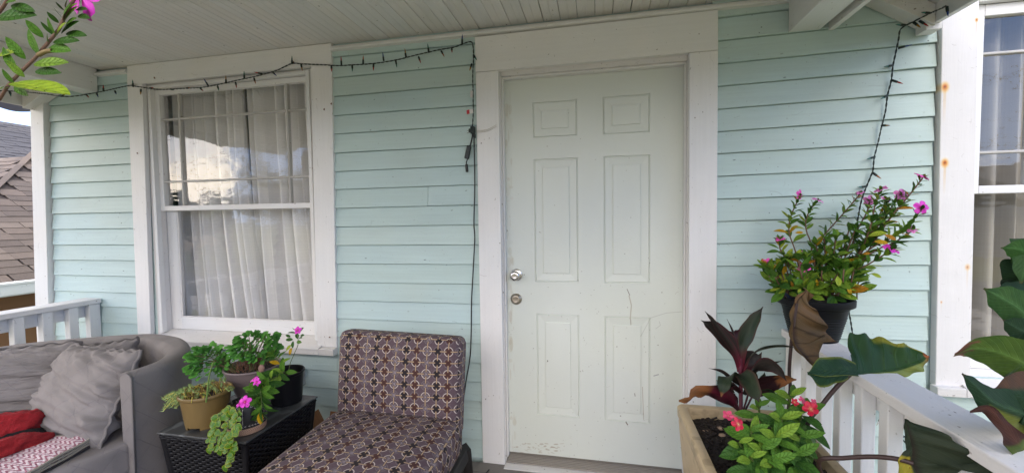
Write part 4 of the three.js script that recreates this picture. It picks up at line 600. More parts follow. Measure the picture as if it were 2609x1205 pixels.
// ------------------------------------------------------------------ wicker side table
{
  const t = thing('wicker_side_table', 'square black wicker side table with a dusty dark glass top', 'side table', [-1.565, 0, 0.655]);
  const cx = -1.565, cz = 0.655, H = 0.487, black = new THREE.MeshPhysicalMaterial({ color: lin(0.008, 0.0075, 0.0085), roughness: 0.4, specularIntensity: 0.45 }), hw = (y) => lerp(0.158, 0.208, y / H);
  mesh('frame', [box(cx - 0.15, cx + 0.15, 0.03, H - 0.02, cz - 0.15, cz + 0.15, { r: 0.01 })], std({ color: lin(0.008, 0.008, 0.008), roughness: 0.9 }), t);
  for (let f = 0; f < 4; f++) {
    const gs = [], rows = 44, st = 20, pt = (s, y, o) => { const h = hw(y), a = lerp(-h, h, s), d = h - 0.006 + o; return f === 0 ? v3(cx + a, y, cz + d) : f === 1 ? v3(cx + d, y, cz - a) : f === 2 ? v3(cx - a, y, cz - d) : v3(cx - d, y, cz + a); };
    for (let r = 0; r < rows; r++) { const y = 0.03 + (r + 0.5) * (H - 0.045) / rows, n = st * 4, ph = r % 2 ? Math.PI : 0; gs.push(flat(grid(n, 4, (u, v) => { const o = 0.0038 * Math.sin(u * st * Math.PI + ph), a = v * Math.PI; return pt(u, y + 0.005 * Math.cos(a), o + 0.0036 * Math.sin(a)); }))); }
    for (let k = 0; k <= st; k++) gs.push(tube([pt(k / st, 0.02, 0), pt(k / st, H - 0.01, 0)], 0.004, 2, 5));
    for (let k = 0; k < 3; k++) gs.push(tube([...Array(33)].map((_, i) => pt(i / 32, H - 0.012 + k * 0.006, 0.004 + 0.003 * Math.sin(i * 1.57 + k * 2.1))), 0.0052, 64, 6));
    const w = mesh('woven_side', gs, black, t); w.userData.kind = 'stuff';
  }
  for (const [a, b] of [[-1, -1], [1, -1], [1, 1], [-1, 1]]) mesh('corner_post', tube([v3(cx + a * 0.152, 0.0, cz + b * 0.152), v3(cx + a * 0.2, H - 0.004, cz + b * 0.2)], 0.013, 4, 8), black, t);
  const dust = pixelCanvas(512, 512, (u, v) => { const k = fbm(u, v, 5, 5, 5, 4), s = sstep(0.5, 0.75, fbm(u, v, 14, 9, 4, 14)), w = 0.02 + 0.04 * k + 0.06 * s; return [l2s(w * 0.95), l2s(w), l2s(w * 1.0)]; }), rough = pixelCanvas(256, 256, (u, v) => 255 * (0.22 + 0.4 * fbm(u, v, 5, 5, 5, 4)));
  const top = new RoundedBoxGeometry(0.43, 0.008, 0.43, 3, 0.003), k = flat(top); k.translate(cx, 0.496, cz); const p = k.attributes.position, uv = k.attributes.uv; for (let i = 0; i < p.count; i++) uv.setXY(i, (p.getX(i) - cx) / 0.43, (p.getZ(i) - cz) / 0.43);
  mesh('glass_top', k, std({ map: tex(dust), roughnessMap: tex(rough, false), roughness: 1 }), t);
}
{ // cardboard flaps behind the chair
  const card = std({ map: tex(pixelCanvas(128, 128, (u, v) => { const k = 0.9 + 0.2 * fbm(u, v, 30, 4, 3, 3); return [l2s(0.25 * k), l2s(0.12 * k), l2s(0.055 * k)]; }), true, 3, 3), roughness: 0.95 });
  const t = thing('cardboard_box', 'open brown cardboard box on the floor between side table and chair', 'box', [-1.4, 0, 0.2]);
  mesh('box_side', [box(-1.54, -1.16, 0.002, 0.185, 0.115, 0.121), box(-1.54, -1.16, 0.002, 0.185, 0.315, 0.321), box(-1.546, -1.541, 0.002, 0.185, 0.115, 0.321), box(-1.159, -1.154, 0.002, 0.185, 0.115, 0.321), box(-1.54, -1.16, 0.002, 0.007, 0.122, 0.314)], card, t);
  const flap = (x0, x1, z, a, dx) => { const g = new RoundedBoxGeometry(x1 - x0, 0.07, 0.004, 1, 0.001); g.translate(0, 0.035, 0); g.rotateX(a); g.rotateZ(dx); g.translate((x0 + x1) / 2, 0.184, z); return metric(g); };
  mesh('flap', flap(-1.535, -1.165, 0.118, -0.35, 0.02), card, t); mesh('flap', flap(-1.535, -1.165, 0.318, 0.7, -0.05), card, t); { const g = new RoundedBoxGeometry(0.004, 0.1, 0.18, 1, 0.001); g.translate(0, 0.05, 0); g.rotateZ(0.5); g.translate(-1.543, 0.182, 0.218); mesh('flap', metric(g), card, t); }
}

// ------------------------------------------------------------------ plants: leaves, flowers, stems
const Zv = v3(0, 0, 1);
function leafGeo({ w = 0.45, nose = 0.85, fold = 0.25, curl = 0.18, wave = 0, n = 8, pale = [1.45, 1.35, 1.2], edge = [1, 1, 1], pw = 0.8, seed = 1 }) {
  const W = (u) => w / 2 * Math.pow(Math.sin(Math.PI * Math.pow(clamp(u, 0.001, 0.999), nose)), pw);
  const SV = [-1, -0.66, -0.33, -0.075, 0, 0.075, 0.33, 0.66, 1], sv = (a) => SV[Math.round(a * 8)];
  const g = grid(8, n, (a, u) => { const s = sv(a), x = s * W(u); return v3(x, u - 0.12 * curl * u * u, Math.abs(s) * W(u) * fold - curl * u * u + wave * Math.sin(u * 14 + s * 2 + seed) * Math.abs(s) * w); },
    (a, u) => { const s = Math.abs(sv(a)), k = s < 0.07 ? pale : s > 0.95 ? edge : [1, 1, 1], vein = s >= 0.08 && Math.abs(((u * 7 - s * 1.6) % 1 + 1) % 1 - 0.5) < 0.1 ? 1.12 : 1; return k.map((q) => q * vein); });
  return flat(g);
}
function orient(o, pos, dir, nrm, len) { // leaf: +y along dir, +z its upper face
  const y = dir.clone().normalize(), z = nrm.clone().sub(y.clone().multiplyScalar(nrm.dot(y))); if (z.lengthSq() < 1e-8) z.set(0.01, 1, 0.02); z.normalize(); const x = y.clone().cross(z);
  o.quaternion.setFromRotationMatrix(new THREE.Matrix4().makeBasis(x, y, z)); o.position.copy(pos); o.scale.setScalar(len); return o;
}
// surface of a leaf: u across, v from stalk to tip; fine side veins, mottling, a few specks
function leafSkin(seed, veins, lean, base = 232) {
  const N = 256, R = rng(seed), pos = [...Array(28)].map(() => [R(), R(), 0.004 + R() * R() * 0.02, R()]);
  const vein = (u, v) => { const s = Math.abs(u * 2 - 1), t = v * veins - s * lean + 0.15 * (vnoise(u * 6, v * 9, 6, 9, seed) - 0.5), d = Math.abs(t - Math.round(t)); return Math.max(1 - Math.min(1, d * 11), 1 - Math.min(1, s * 26)); };
  const col = pixelCanvas(N, N * 2, (u, v0) => { const v = 1 - v0, m = fbm(u, v, 5, 9, 5, seed + 4) - 0.5, f = hash2(u * N, v * N * 2, seed) - 0.5; let k = base + 46 * m + 14 * f + 20 * vein(u, v), sp = 0; for (const p of pos) { const q = Math.hypot(u - p[0], (v - p[1]) * 2); if (q < p[2]) sp = Math.max(sp, 0.25 + 0.5 * p[3]); } return [clamp(k * (1 - 0.15 * sp) + 26 * m, 0, 255), clamp(k * (1 - 0.4 * sp), 0, 255), clamp(k * (1 - 0.5 * sp) - 10 * m, 0, 255)]; });
  const hgt = pixelCanvas(N, N * 2, (u, v0) => { const v = 1 - v0; return clamp(150 - 90 * vein(u, v) + 60 * (fbm(u, v, 10, 18, 3, seed + 8) - 0.5), 0, 255); });
  return { map: tex(col), bumpMap: tex(hgt, false) };
}
const SK = { vinca: leafSkin(3, 7, 1.5), big: leafSkin(5, 16, 3.2, 226), ear: leafSkin(7, 8, 1.6, 226), strap: leafSkin(11, 3, -1.5, 222) };
const leafMat = (r, g, b, rough = 0.42) => new THREE.MeshPhysicalMaterial({ ...SK.vinca, bumpScale: 0.006, color: lin(r, g, b), vertexColors: true, roughness: rough, side: THREE.DoubleSide, specularIntensity: 0.25 });
const LM = { deep: leafMat(0.045, 0.125, 0.022), mid: leafMat(0.09, 0.215, 0.028), light: leafMat(0.18, 0.315, 0.035), lime: leafMat(0.33, 0.43, 0.045), yellow: leafMat(0.52, 0.32, 0.015), ochre: leafMat(0.42, 0.2, 0.02) };
const VL = [leafGeo({ w: 0.42, nose: 1.15, curl: 0.12 }), leafGeo({ w: 0.46, nose: 1.2, curl: 0.25, fold: 0.35 }), leafGeo({ w: 0.38, nose: 1.05, curl: 0.02, fold: 0.2 })];
const VLnar = [leafGeo({ w: 0.36, nose: 1.0, curl: 0.34, fold: 0.2, n: 10, pale: [2.0, 1.6, 1.7] }), leafGeo({ w: 0.39, nose: 0.96, curl: 0.18, fold: 0.24, n: 10, pale: [2.0, 1.6, 1.7] }), leafGeo({ w: 0.34, nose: 1.05, curl: 0.5, fold: 0.16, n: 10, pale: [2.0, 1.6, 1.7] })];
const VLbig = [leafGeo({ w: 0.44, nose: 1.0, curl: 0.3, fold: 0.18, n: 10, pale: [2.3, 1.9, 1.9] }), leafGeo({ w: 0.48, nose: 0.95, curl: 0.15, fold: 0.22, n: 10, pale: [2.2, 1.8, 1.8] }), leafGeo({ w: 0.42, nose: 1.05, curl: 0.42, fold: 0.15, n: 10, pale: [2.2, 1.8, 1.8] })];
function flowerGeo(c0, c1, sd = 0) { // five broad petals round a small eye
  const gs = []; for (let i = 0; i < 5; i++) { const a = i / 5 * 6.283; const g = grid(6, 6, (s, u) => { const w = 1.12 * Math.pow(Math.sin(Math.PI * Math.min(0.97, 0.08 + 0.82 * u)), 0.6) * (0.3 + 0.7 * u), x = (s * 2 - 1) * w * 0.5 + 0.12 * u, y = 0.04 + u * 0.98 - 0.1 * Math.pow(Math.abs(s * 2 - 1), 3) * u; const z = 0.06 - (0.1 + 0.2 * hash2(i, 3, sd)) * u * u + 0.07 * Math.sin(s * 6 + i * 2 + sd); return v3(x * Math.cos(a) - y * Math.sin(a), x * Math.sin(a) + y * Math.cos(a), z); }, (s, u) => { const k = sstep(0.08, 0.34, u + 0.07 * Math.sin(s * 20)); const e = 1 + 0.22 * Math.sin(s * 21 + i) * u + 0.18 * (u - 0.6); return c0.map((q, j) => lerp(q, c1[j], k) * e); }); gs.push(flat(g)); }
  const eye = flat(new THREE.SphereGeometry(0.07, 8, 6)); eye.translate(0, 0, 0.05); eye.setAttribute('color', new THREE.Float32BufferAttribute([...Array(eye.attributes.position.count)].flatMap(() => [0.7, 0.6, 0.3]), 3)); gs.push(eye);
  return mergeGeometries(gs.map((g) => { const k = g.clone(); return k; }));
}
const petalMat = new THREE.MeshPhysicalMaterial({ color: 0xffffff, vertexColors: true, roughness: 0.6, side: THREE.DoubleSide });
const FLC = { pink: [[0.35, 0.0, 0.12], [0.68, 0.07, 0.38]], magenta: [[0.4, 0.0, 0.1], [0.58, 0.03, 0.44]], lilac: [[0.3, 0.02, 0.15], [0.68, 0.19, 0.5]], red: [[0.5, 0.2, 0.1], [0.45, 0.004, 0.035]], rose: [[0.5, 0.05, 0.1], [0.52, 0.05, 0.13]] }, FL = {};
for (const k of Object.keys(FLC)) FL[k] = [0, 1, 2].map((i) => flowerGeo(...FLC[k], i * 5 + 1));
const stemM = std({ color: lin(0.14, 0.075, 0.045), roughness: 0.7 }), stemG = std({ color: lin(0.09, 0.13, 0.03), roughness: 0.6 });
function leafAt(plant, geo, mat, pos, dir, nrm, len, name = 'leaf') { const o = lmesh(name, geo, mat, plant); return orient(o, pos.clone().sub(plant.position), dir, nrm, len); }
let flowerN = 0;
function flowerAt(plant, geos, pos, nrm, r) { const k = flowerN++, o = lmesh('flower', geos[k % 3], petalMat, plant); orient(o, pos.clone().sub(plant.position), v3(Math.sin(k * 2.1), Math.cos(k * 2.1), 0.3 * Math.sin(k)), nrm, r * (0.88 + 0.26 * hash2(k, 5, 9))); o.scale.x *= 0.9 + 0.2 * hash2(k, 7, 3); return o; }
// a leafy shoot: opposite pairs up a stem, smaller towards the tip
function shoot(plant, pts, o) {
  const { t0 = 0.15, pairs = 8, size = 0.045, tip = 0.45, R, mats, geos = VL, r0 = 0.0028, smat = stemM, ang = 1.05, rosette = 3, droop = 0 } = o;
  const cv = curveOf(pts), base = pts[0];
  const s = lmesh('stem', flat(new THREE.TubeGeometry(cv, 20, r0, 5)), smat, plant); s.position.sub(plant.position);
  let ph = R() * 3;
  for (let i = 0; i < pairs; i++) {
    const t = lerp(t0, 0.97, pairs > 1 ? i / (pairs - 1) : 0.5), p = cv.getPoint(t), T = cv.getTangent(t), a = Math.abs(T.y) < 0.9 ? UP : v3(0, 0, 1), B = T.clone().cross(a).normalize(), N = B.clone().cross(T); ph += 1.571 + (R() - 0.5) * 0.5;
    for (const k of [0, Math.PI]) {
      if (R() < (o.skip ?? 0.06)) continue; const th = ph + k, side = B.clone().multiplyScalar(Math.cos(th)).addScaledVector(N, Math.sin(th)), an = ang + (R() - 0.5) * 0.5 - 0.25 * t, d = T.clone().multiplyScalar(Math.cos(an)).addScaledVector(side, Math.sin(an)); d.y += 0.08 - droop;
      const nrm = T.clone().multiplyScalar(1).addScaledVector(side, -0.35).add(v3(0, 0.35, 0.75));
      leafAt(plant, geos[Math.floor(R() * geos.length)], mats(t, R), p.clone().addScaledVector(side, 0.002), d, nrm, size * (o.big ?? 1) * lerp(1, tip, t) * (0.85 + 0.3 * R()));
    }
  }
  const e = cv.getPoint(1), T = cv.getTangent(1);
  for (let k = 0; k < rosette; k++) { const a = k / rosette * 6.28 + R(), d = T.clone().add(v3(Math.cos(a), 0.1, Math.sin(a)).multiplyScalar(0.75)); leafAt(plant, geos[k % geos.length], mats(1, R), e, d, T.clone().add(v3(0, 0.4, 0.1)), size * (o.big ?? 1) * tip * 0.9); }
}
const vincaMix = (yel) => (t, R) => { const q = R(); return q < yel ? (R() < 0.6 ? LM.yellow : LM.ochre) : q < yel + 0.13 ? LM.lime : q < 0.48 + yel ? LM.light : q < 0.88 ? LM.mid : LM.deep; };
const plasticPot = (prof) => lathe(prof, 48);
const soilM = std({ map: tex(pixelCanvas(256, 256, (u, v) => { const k = 0.4 + 1.2 * fbm(u, v, 24, 24, 4, 4); return [l2s(0.03 * k), l2s(0.021 * k), l2s(0.015 * k)]; }), true, 3, 3), bumpMap: tex(pixelCanvas(256, 256, (u, v) => 255 * fbm(u, v, 24, 24, 4, 4)), false, 3, 3), bumpScale: 0.02, roughness: 1 });
function potThing(name, label, c, prof, mat, soilY, soilR, opt = {}) {
  const t = thing(name, label, opt.cat ?? 'plant pot', c.toArray());
  const b = lmesh('body', plasticPot(prof), mat, t); b.scale.set(opt.sx ?? 1, 1, opt.sz ?? 1); b.rotation.y = opt.turn ?? 0;
  const R = rng(Math.floor(c.x * 1000)), g = new THREE.CircleGeometry(soilR, 40, 0, 6.2832); g.rotateX(-Math.PI / 2); const soil = lmesh('soil', metric(g), soilM, t); soil.position.y = soilY; soil.scale.set(opt.sx ?? 1, 1, opt.sz ?? 1); soil.rotation.y = opt.turn ?? 0;
  return t;
}

// ---- black ribbed pot on the right rail with the pink vinca
{
  const c = v3(0.926, 0.816, 0.178), prof = [[0, 0.004], [0.082, 0.004], [0.088, 0]]; const r = (y) => lerp(0.088, 0.128, y / 0.165);
  for (let i = 0; i < 9; i++) { const y = 0.012 + i * 0.011; prof.push([r(y), y], [r(y) + 0.0028, y + 0.002], [r(y) + 0.0028, y + 0.004], [r(y + 0.006), y + 0.006]); }
  prof.push([r(0.13), 0.13], [r(0.15), 0.15], [0.139, 0.151], [0.142, 0.154], [0.143, 0.178], [0.1405, 0.181], [0.135, 0.181], [0.132, 0.176], [0.124, 0.14]);
  potThing('black_ribbed_pot', 'ribbed black plastic pot standing on the right porch railing', c, prof, new THREE.MeshPhysicalMaterial({ color: lin(0.006, 0.0065, 0.0085), roughness: 0.45, specularIntensity: 0.3 }), 0.15, 0.126);
  const pl = thing('pink_vinca', 'tall bushy vinca with pink flowers and yellowing leaves in the black railing pot', 'plant', [0.926, 0.966, 0.178]), R = rng(42);
  const K = crop(1850, 400, 2.38), P = (x, y, z) => PZ(...K(x, y), z), zb = 0.17;
  const S = (list, o, fl) => { const pts = list.map(([x, y, z]) => P(x, y, z ?? zb)); shoot(pl, pts, { R, mats: vincaMix(0.035), big: 1.75, ...o, pairs: Math.round(o.pairs * 1.12) }); if (fl) flowerAt(pl, FL[fl[0]], pts.at(-1).clone().add(v3(0, 0.008, 0)), v3(fl[1] ?? 0.1, fl[2] ?? 1, fl[3] ?? 0.5), (fl[4] ?? 0.019) * 1.18); };
  S([[470, 850], [430, 600], [385, 460], [392, 370], [425, 290], [450, 240]], { pairs: 13, t0: 0.3, size: 0.042, tip: 0.3 }, ['pink', 0.3, 1, 0.35]);
  S([[490, 850], [520, 560], [490, 450], [487, 380], [520, 310], [557, 270]], { pairs: 12, t0: 0.42, size: 0.04, tip: 0.3 }, ['lilac', 0.4, 1, 0.3]);
  S([[500, 850], [520, 570], [600, 470, 0.14], [690, 370, 0.12], [760, 290, 0.12], [815, 225, 0.12]], { pairs: 14, t0: 0.4, size: 0.042, tip: 0.32 }, ['lilac', 0.1, 1, 0.3, 0.014]);
  S([[560, 850], [640, 650], [750, 560, 0.2], [800, 440, 0.2], [860, 330, 0.2], [872, 275, 0.2]], { pairs: 10, t0: 0.3, size: 0.043, tip: 0.4 }, ['lilac', 0, 1, 0.4, 0.018]);
  S([[600, 850], [780, 620, 0.2], [850, 520, 0.22], [1000, 370, 0.24], [1100, 250, 0.24], [1195, 130, 0.24]], { pairs: 16, t0: 0.35, size: 0.042, tip: 0.35 }, ['pink', 0.1, 1, 0.35, 0.021]);
  S([[600, 850], [790, 620, 0.2], [870, 450, 0.26], [905, 300, 0.26], [940, 205, 0.26]], { pairs: 12, t0: 0.45, size: 0.044, tip: 0.4 }, ['lilac', 0.1, 1, 0.3, 0.02]);
  S([[600, 850], [850, 580, 0.24], [1000, 495, 0.27], [1090, 430, 0.27], [1190, 320, 0.27]], { pairs: 12, t0: 0.42, size: 0.04, tip: 0.4 }, ['magenta', 0.1, 1, 0.25, 0.021]);
  S([[600, 850], [720, 710, 0.24], [830, 670, 0.28], [950, 600, 0.3], [1005, 565, 0.3]], { pairs: 10, t0: 0.3, size: 0.045, tip: 0.5 }, ['magenta', 0.25, 0.9, 0.6, 0.024]);
  S([[430, 850], [380, 650, 0.2], [330, 560, 0.2], [330, 505, 0.2]], { pairs: 6, t0: 0.4, size: 0.04, tip: 0.5 }, ['pink', 0, 1, 0.4, 0.016]);
  S([[420, 850], [330, 740, 0.25], [280, 700, 0.25], [252, 655, 0.25]], { pairs: 7, t0: 0.2, size: 0.04, tip: 0.5 }, ['pink', -0.2, 0.9, 0.6, 0.02]);
  S([[470, 850], [470, 760, 0.26], [480, 610, 0.28]], { pairs: 6, t0: 0.3, size: 0.042, tip: 0.6 }, ['magenta', 0, 0.8, 0.8, 0.021]);
  S([[480, 850], [470, 780, 0.29], [474, 680, 0.3]], { pairs: 5, t0: 0.2, size: 0.042, tip: 0.6 }, ['pink', 0.2, 0.7, 0.8, 0.02]);
  S([[560, 850], [565, 770, 0.26], [590, 640, 0.26]], { pairs: 7, t0: 0.2, size: 0.044, tip: 0.7, rosette: 6 });
  S([[580, 850], [640, 770, 0.28], [690, 690, 0.28]], { pairs: 6, t0: 0.2, size: 0.052, tip: 0.8 });
  S([[600, 850], [700, 800, 0.28], [790, 740, 0.28]], { pairs: 6, t0: 0.2, size: 0.046, tip: 0.7 });
  S([[600, 850], [770, 640, 0.2], [900, 480, 0.2], [1010, 300, 0.2], [1065, 240, 0.2]], { pairs: 11, t0: 0.5, size: 0.042, tip: 0.4 }, ['lilac', 0.1, 1, 0.3, 0.021]);
  S([[600, 850], [760, 640, 0.16], [860, 480, 0.16], [940, 340, 0.16], [970, 265, 0.16]], { pairs: 9, t0: 0.5, size: 0.044, tip: 0.4 }, ['lilac', -0.1, 1, 0.3, 0.018]);
  S([[600, 850], [860, 600, 0.26], [1020, 520, 0.26], [1130, 450, 0.26]], { pairs: 7, t0: 0.5, size: 0.04, tip: 0.5 }, ['lilac', 0.3, 0.6, 0.4, 0.018]);
  S([[400, 850], [370, 800, 0.27], [330, 790, 0.28]], { pairs: 4, t0: 0.3, size: 0.035, tip: 0.8 });
  S([[520, 855], [500, 820, 0.3], [470, 790, 0.31]], { pairs: 4, t0: 0.3, size: 0.035, tip: 0.8 });
  S([[620, 855], [680, 830, 0.29], [730, 800, 0.29]], { pairs: 5, t0: 0.2, size: 0.038, tip: 0.8 });
  for (let k = 0; k < 15; k++) { const bx = 330 + k * 31 + R() * 20, tx = 255 + k * 39 + (R() - 0.5) * 40, ty = 790 - 130 * Math.sin(0.5 + k * 0.16) - R() * 60, zz = 0.2 + 0.12 * R(); S([[bx + 30, 855, 0.2], [lerp(bx, tx, 0.6), lerp(850, ty, 0.5), zz], [tx, ty, zz]], { pairs: 4, t0: 0.25, size: 0.043, tip: 0.75, rosette: 4, skip: 0.02 }); }
  for (let k = 0; k < 9; k++) { const tx = 560 + k * 58 + (R() - 0.5) * 50, ty = 640 - k * 28 - R() * 130; S([[600 + k * 12, 850, 0.19], [lerp(620, tx, 0.6), lerp(850, ty, 0.55), 0.22], [tx, ty, 0.21 + 0.1 * R()]], { pairs: 6, t0: 0.35, size: 0.041, tip: 0.65, rosette: 3 }); }
  for (const [x, y, z, m, l, dx, dy] of [[420, 460, 0.22, 'yellow', 0.024, 1, 0.1], [395, 752, 0.3, 'ochre', 0.02, 0.3, -1], [550, 740, 0.3, 'yellow', 0.022, 0.1, -1], [900, 512, 0.3, 'yellow', 0.036, 1, -0.1], [960, 470, 0.3, 'ochre', 0.035, 1, -0.5], [735, 780, 0.31, 'yellow', 0.03, 0.4, -1], [830, 590, 0.3, 'ochre', 0.02, 0.6, 0.2], [880, 705, 0.3, 'lime', 0.03, 1, -0.4], [680, 720, 0.32, 'lime', 0.04, -0.1, -0.3], [455, 790, 0.31, 'lime', 0.022, -0.4, -0.8]]) leafAt(pl, VL[0], LM[m], P(x, y, z), v3(dx, dy, 0.3), v3(0, 0.5, 1), l * 1.3);
  // the 300 leaves that show largest stay single parts, the small rest is one
  const lv = pl.children.filter((o) => o.name === 'leaf').sort((p, q) => q.scale.x * (1 + 0.6 * q.position.z) - p.scale.x * (1 + 0.6 * p.position.z)).slice(300), small = lv.map((o) => { o.updateMatrix(); const k = o.geometry.clone().applyMatrix4(o.matrix), c = k.attributes.color, m = o.material.color; for (let i = 0; i < c.count; i++) c.setXYZ(i, c.getX(i) * m.r, c.getY(i) * m.g, c.getZ(i) * m.b); pl.remove(o); return k; });
  lmesh('small_leaves', small, leafMat(1, 1, 1), pl).userData.kind = 'stuff';
}

// ---- stoneware planter on the right with its four plants
const PLN = { x0: 0.325, x1: 0.755, z0: 0.37, z1: 0.90, y: 0.566 };
{
  const t = thing('stone_planter', 'tall beige stoneware planter, between front door and right railing', 'planter', [0.54, 0, 0.635]), { x0, x1, z0, z1, y } = PLN;
  const c = pixelCanvas(512, 512, (u, v) => { const k = 0.86 + 0.3 * fbm(u, v, 6, 8, 5, 3), d = sstep(0.62, 0.75, fbm(u, v, 9, 13, 4, 9)) * 0.25; return [l2s(0.44 * k * (1 - d)), l2s(0.335 * k * (1 - d)), l2s(0.2 * k * (1 - 1.1 * d))]; }), mat = std({ map: tex(c, true, 2, 2), bumpMap: grainBump, bumpScale: 0.001, roughness: 0.5 });
  const cx = (x0 + x1) / 2, cz = (z0 + z1) / 2, rr = (hx, hz, r) => { const o = []; for (const [sx, sz, a0] of [[1, 1, 0], [-1, 1, 1], [-1, -1, 2], [1, -1, 3]]) for (let k = 0; k <= 5; k++) { const a = (a0 + k / 5) * Math.PI / 2; o.push([sx * (hx - r) + Math.cos(a) * r, sz * (hz - r) + Math.sin(a) * r]); } return o; };
  const hx = (x1 - x0) / 2, hz = (z1 - z0) / 2, th = 0.034;
  const prof = [[-0.055, 0.003], [-0.05, 0.0], [-0.045, 0.02], [-0.012, 0.4], [-0.004, 0.5], [-0.006, y - 0.05], [0.0, y - 0.042], [0.001, y - 0.008], [-0.004, y - 0.002], [-0.010, y], [-th + 0.006, y], [-th, y - 0.004], [-th - 0.004, y - 0.03], [-th - 0.016, y - 0.12]];
  const rings = prof.map(([d, yy]) => rr(hx + d, hz + d, Math.max(0.006, 0.026 + d * 0.3)).map(([a, b]) => v3(cx + a, yy, cz + b))), P = [], I = [], n = rings[0].length;
  for (const r of rings) for (const p of r) P.push(p.x, p.y, p.z); for (let j = 0; j < rings.length - 1; j++) for (let i = 0; i < n; i++) { const a = j * n + i, b = j * n + (i + 1) % n; I.push(a, a + n, b, b, a + n, b + n); }
  const g = new THREE.BufferGeometry(); g.setAttribute('position', new THREE.Float32BufferAttribute(P, 3)); g.setIndex(I); g.computeVertexNormals(); mesh('body', toCreasedNormals(metric(g), 0.7), mat, t);
  mesh('base', box(x0 + 0.06, x1 - 0.06, 0.001, 0.02, z0 + 0.06, z1 - 0.06), mat, t);
  const R = rng(4), soil = grid(40, 40, (u, v) => v3(lerp(x0 + 0.04, x1 - 0.04, u), y - 0.06 + 0.022 * n3(u * 14, v * 14, 1, 3) + 0.012 * n3(u * 40, v * 40, 2, 5), lerp(z0 + 0.04, z1 - 0.04, v))); mesh('soil', metric(soil), soilM, t);
  const chips = []; for (let i = 0; i < 420; i++) { const q = new THREE.BoxGeometry(0.006 + R() * 0.03, 0.004, 0.004 + R() * 0.012); q.rotateX(R() * 0.9); q.rotateZ((R() - 0.5) * 1.1); q.rotateY(R() * 6.3); q.translate(lerp(x0 + 0.05, x1 - 0.05, R()), y - 0.042 + R() * 0.012, lerp(z0 + 0.05, z1 - 0.05, R())); chips.push(metric(q)); }
  const mu = mesh('bark_mulch', chips, std({ color: lin(0.02, 0.014, 0.011), roughness: 0.9 }), t); mu.userData.kind = 'stuff';
  for (const [x, y2, r] of [[1812, 1078, 0.012], [1818, 1095, 0.011], [1775, 1085, 0.009]]) { const p = PY(x, y2, y - 0.035), q = new THREE.SphereGeometry(r, 8, 6); q.scale(1.3, 0.5, 1); q.translate(p.x, p.y, p.z); mesh('dry_leaf_bit', flat(q), std({ color: lin(0.35, 0.24, 0.16), roughness: 0.9 }), t); }
}
// a long leaf along its midrib: points, half widths left and right, droop of the blade, its own colour by (u, side)
function blade(pts, widths, side0, { fold = 0.25, ribs = 0, ripple = 0, n = 22, m = 8, colors, th = 0.0, twist = 0, seed = 1 } = {}) {
  const cv = curveOf(pts), wv = (u) => { const k = u * (widths.length - 1), i = Math.min(widths.length - 2, Math.floor(k)), f = k - i, e = f * f * (3 - 2 * f); const a = widths[i], b = widths[i + 1]; return Array.isArray(a) ? [lerp(a[0], b[0], e), lerp(a[1], b[1], e)] : [lerp(a, b, e), lerp(a, b, e)]; };
  return flat(grid(m, n, (a, u) => {
    const s = a * 2 - 1, p = cv.getPoint(u), T = cv.getTangent(u), sd = side0.clone().applyAxisAngle(T, twist * u); sd.sub(T.clone().multiplyScalar(sd.dot(T))).normalize(); const N = T.clone().cross(sd).normalize(), [wl, wr] = wv(u), w = s < 0 ? wl : wr;
    const rb = ribs ? 0.006 * ribs * Math.abs(s) * Math.sin(u * 34 - Math.abs(s) * 5) : 0, rp = ripple * s * s * Math.sin(u * 19 + seed + s) * w;
    return p.clone().addScaledVector(sd, s * w * (1 + (ribs ? 0.05 * Math.sin(u * 34 - 5) * Math.abs(s) ** 4 : 0))).addScaledVector(N, fold * Math.abs(s) * w + rb + rp);
  }, (a, u) => (colors ? colors(u, a * 2 - 1) : [1, 1, 1])));
}
const bladeMat = (rough = 0.58, sk = SK.big, bs = 0.0015) => new THREE.MeshPhysicalMaterial({ ...sk, bumpScale: bs, color: 0xffffff, vertexColors: true, roughness: rough, specularIntensity: 0.3, side: THREE.DoubleSide });
const BM = bladeMat(), BMdull = bladeMat(0.66), BMear = bladeMat(0.55, SK.ear, 0.003), BMstrap = bladeMat(0.45, SK.strap, 0.0006);
const mix3 = (a, b, t) => a.map((q, i) => lerp(q, b[i], clamp(t)));
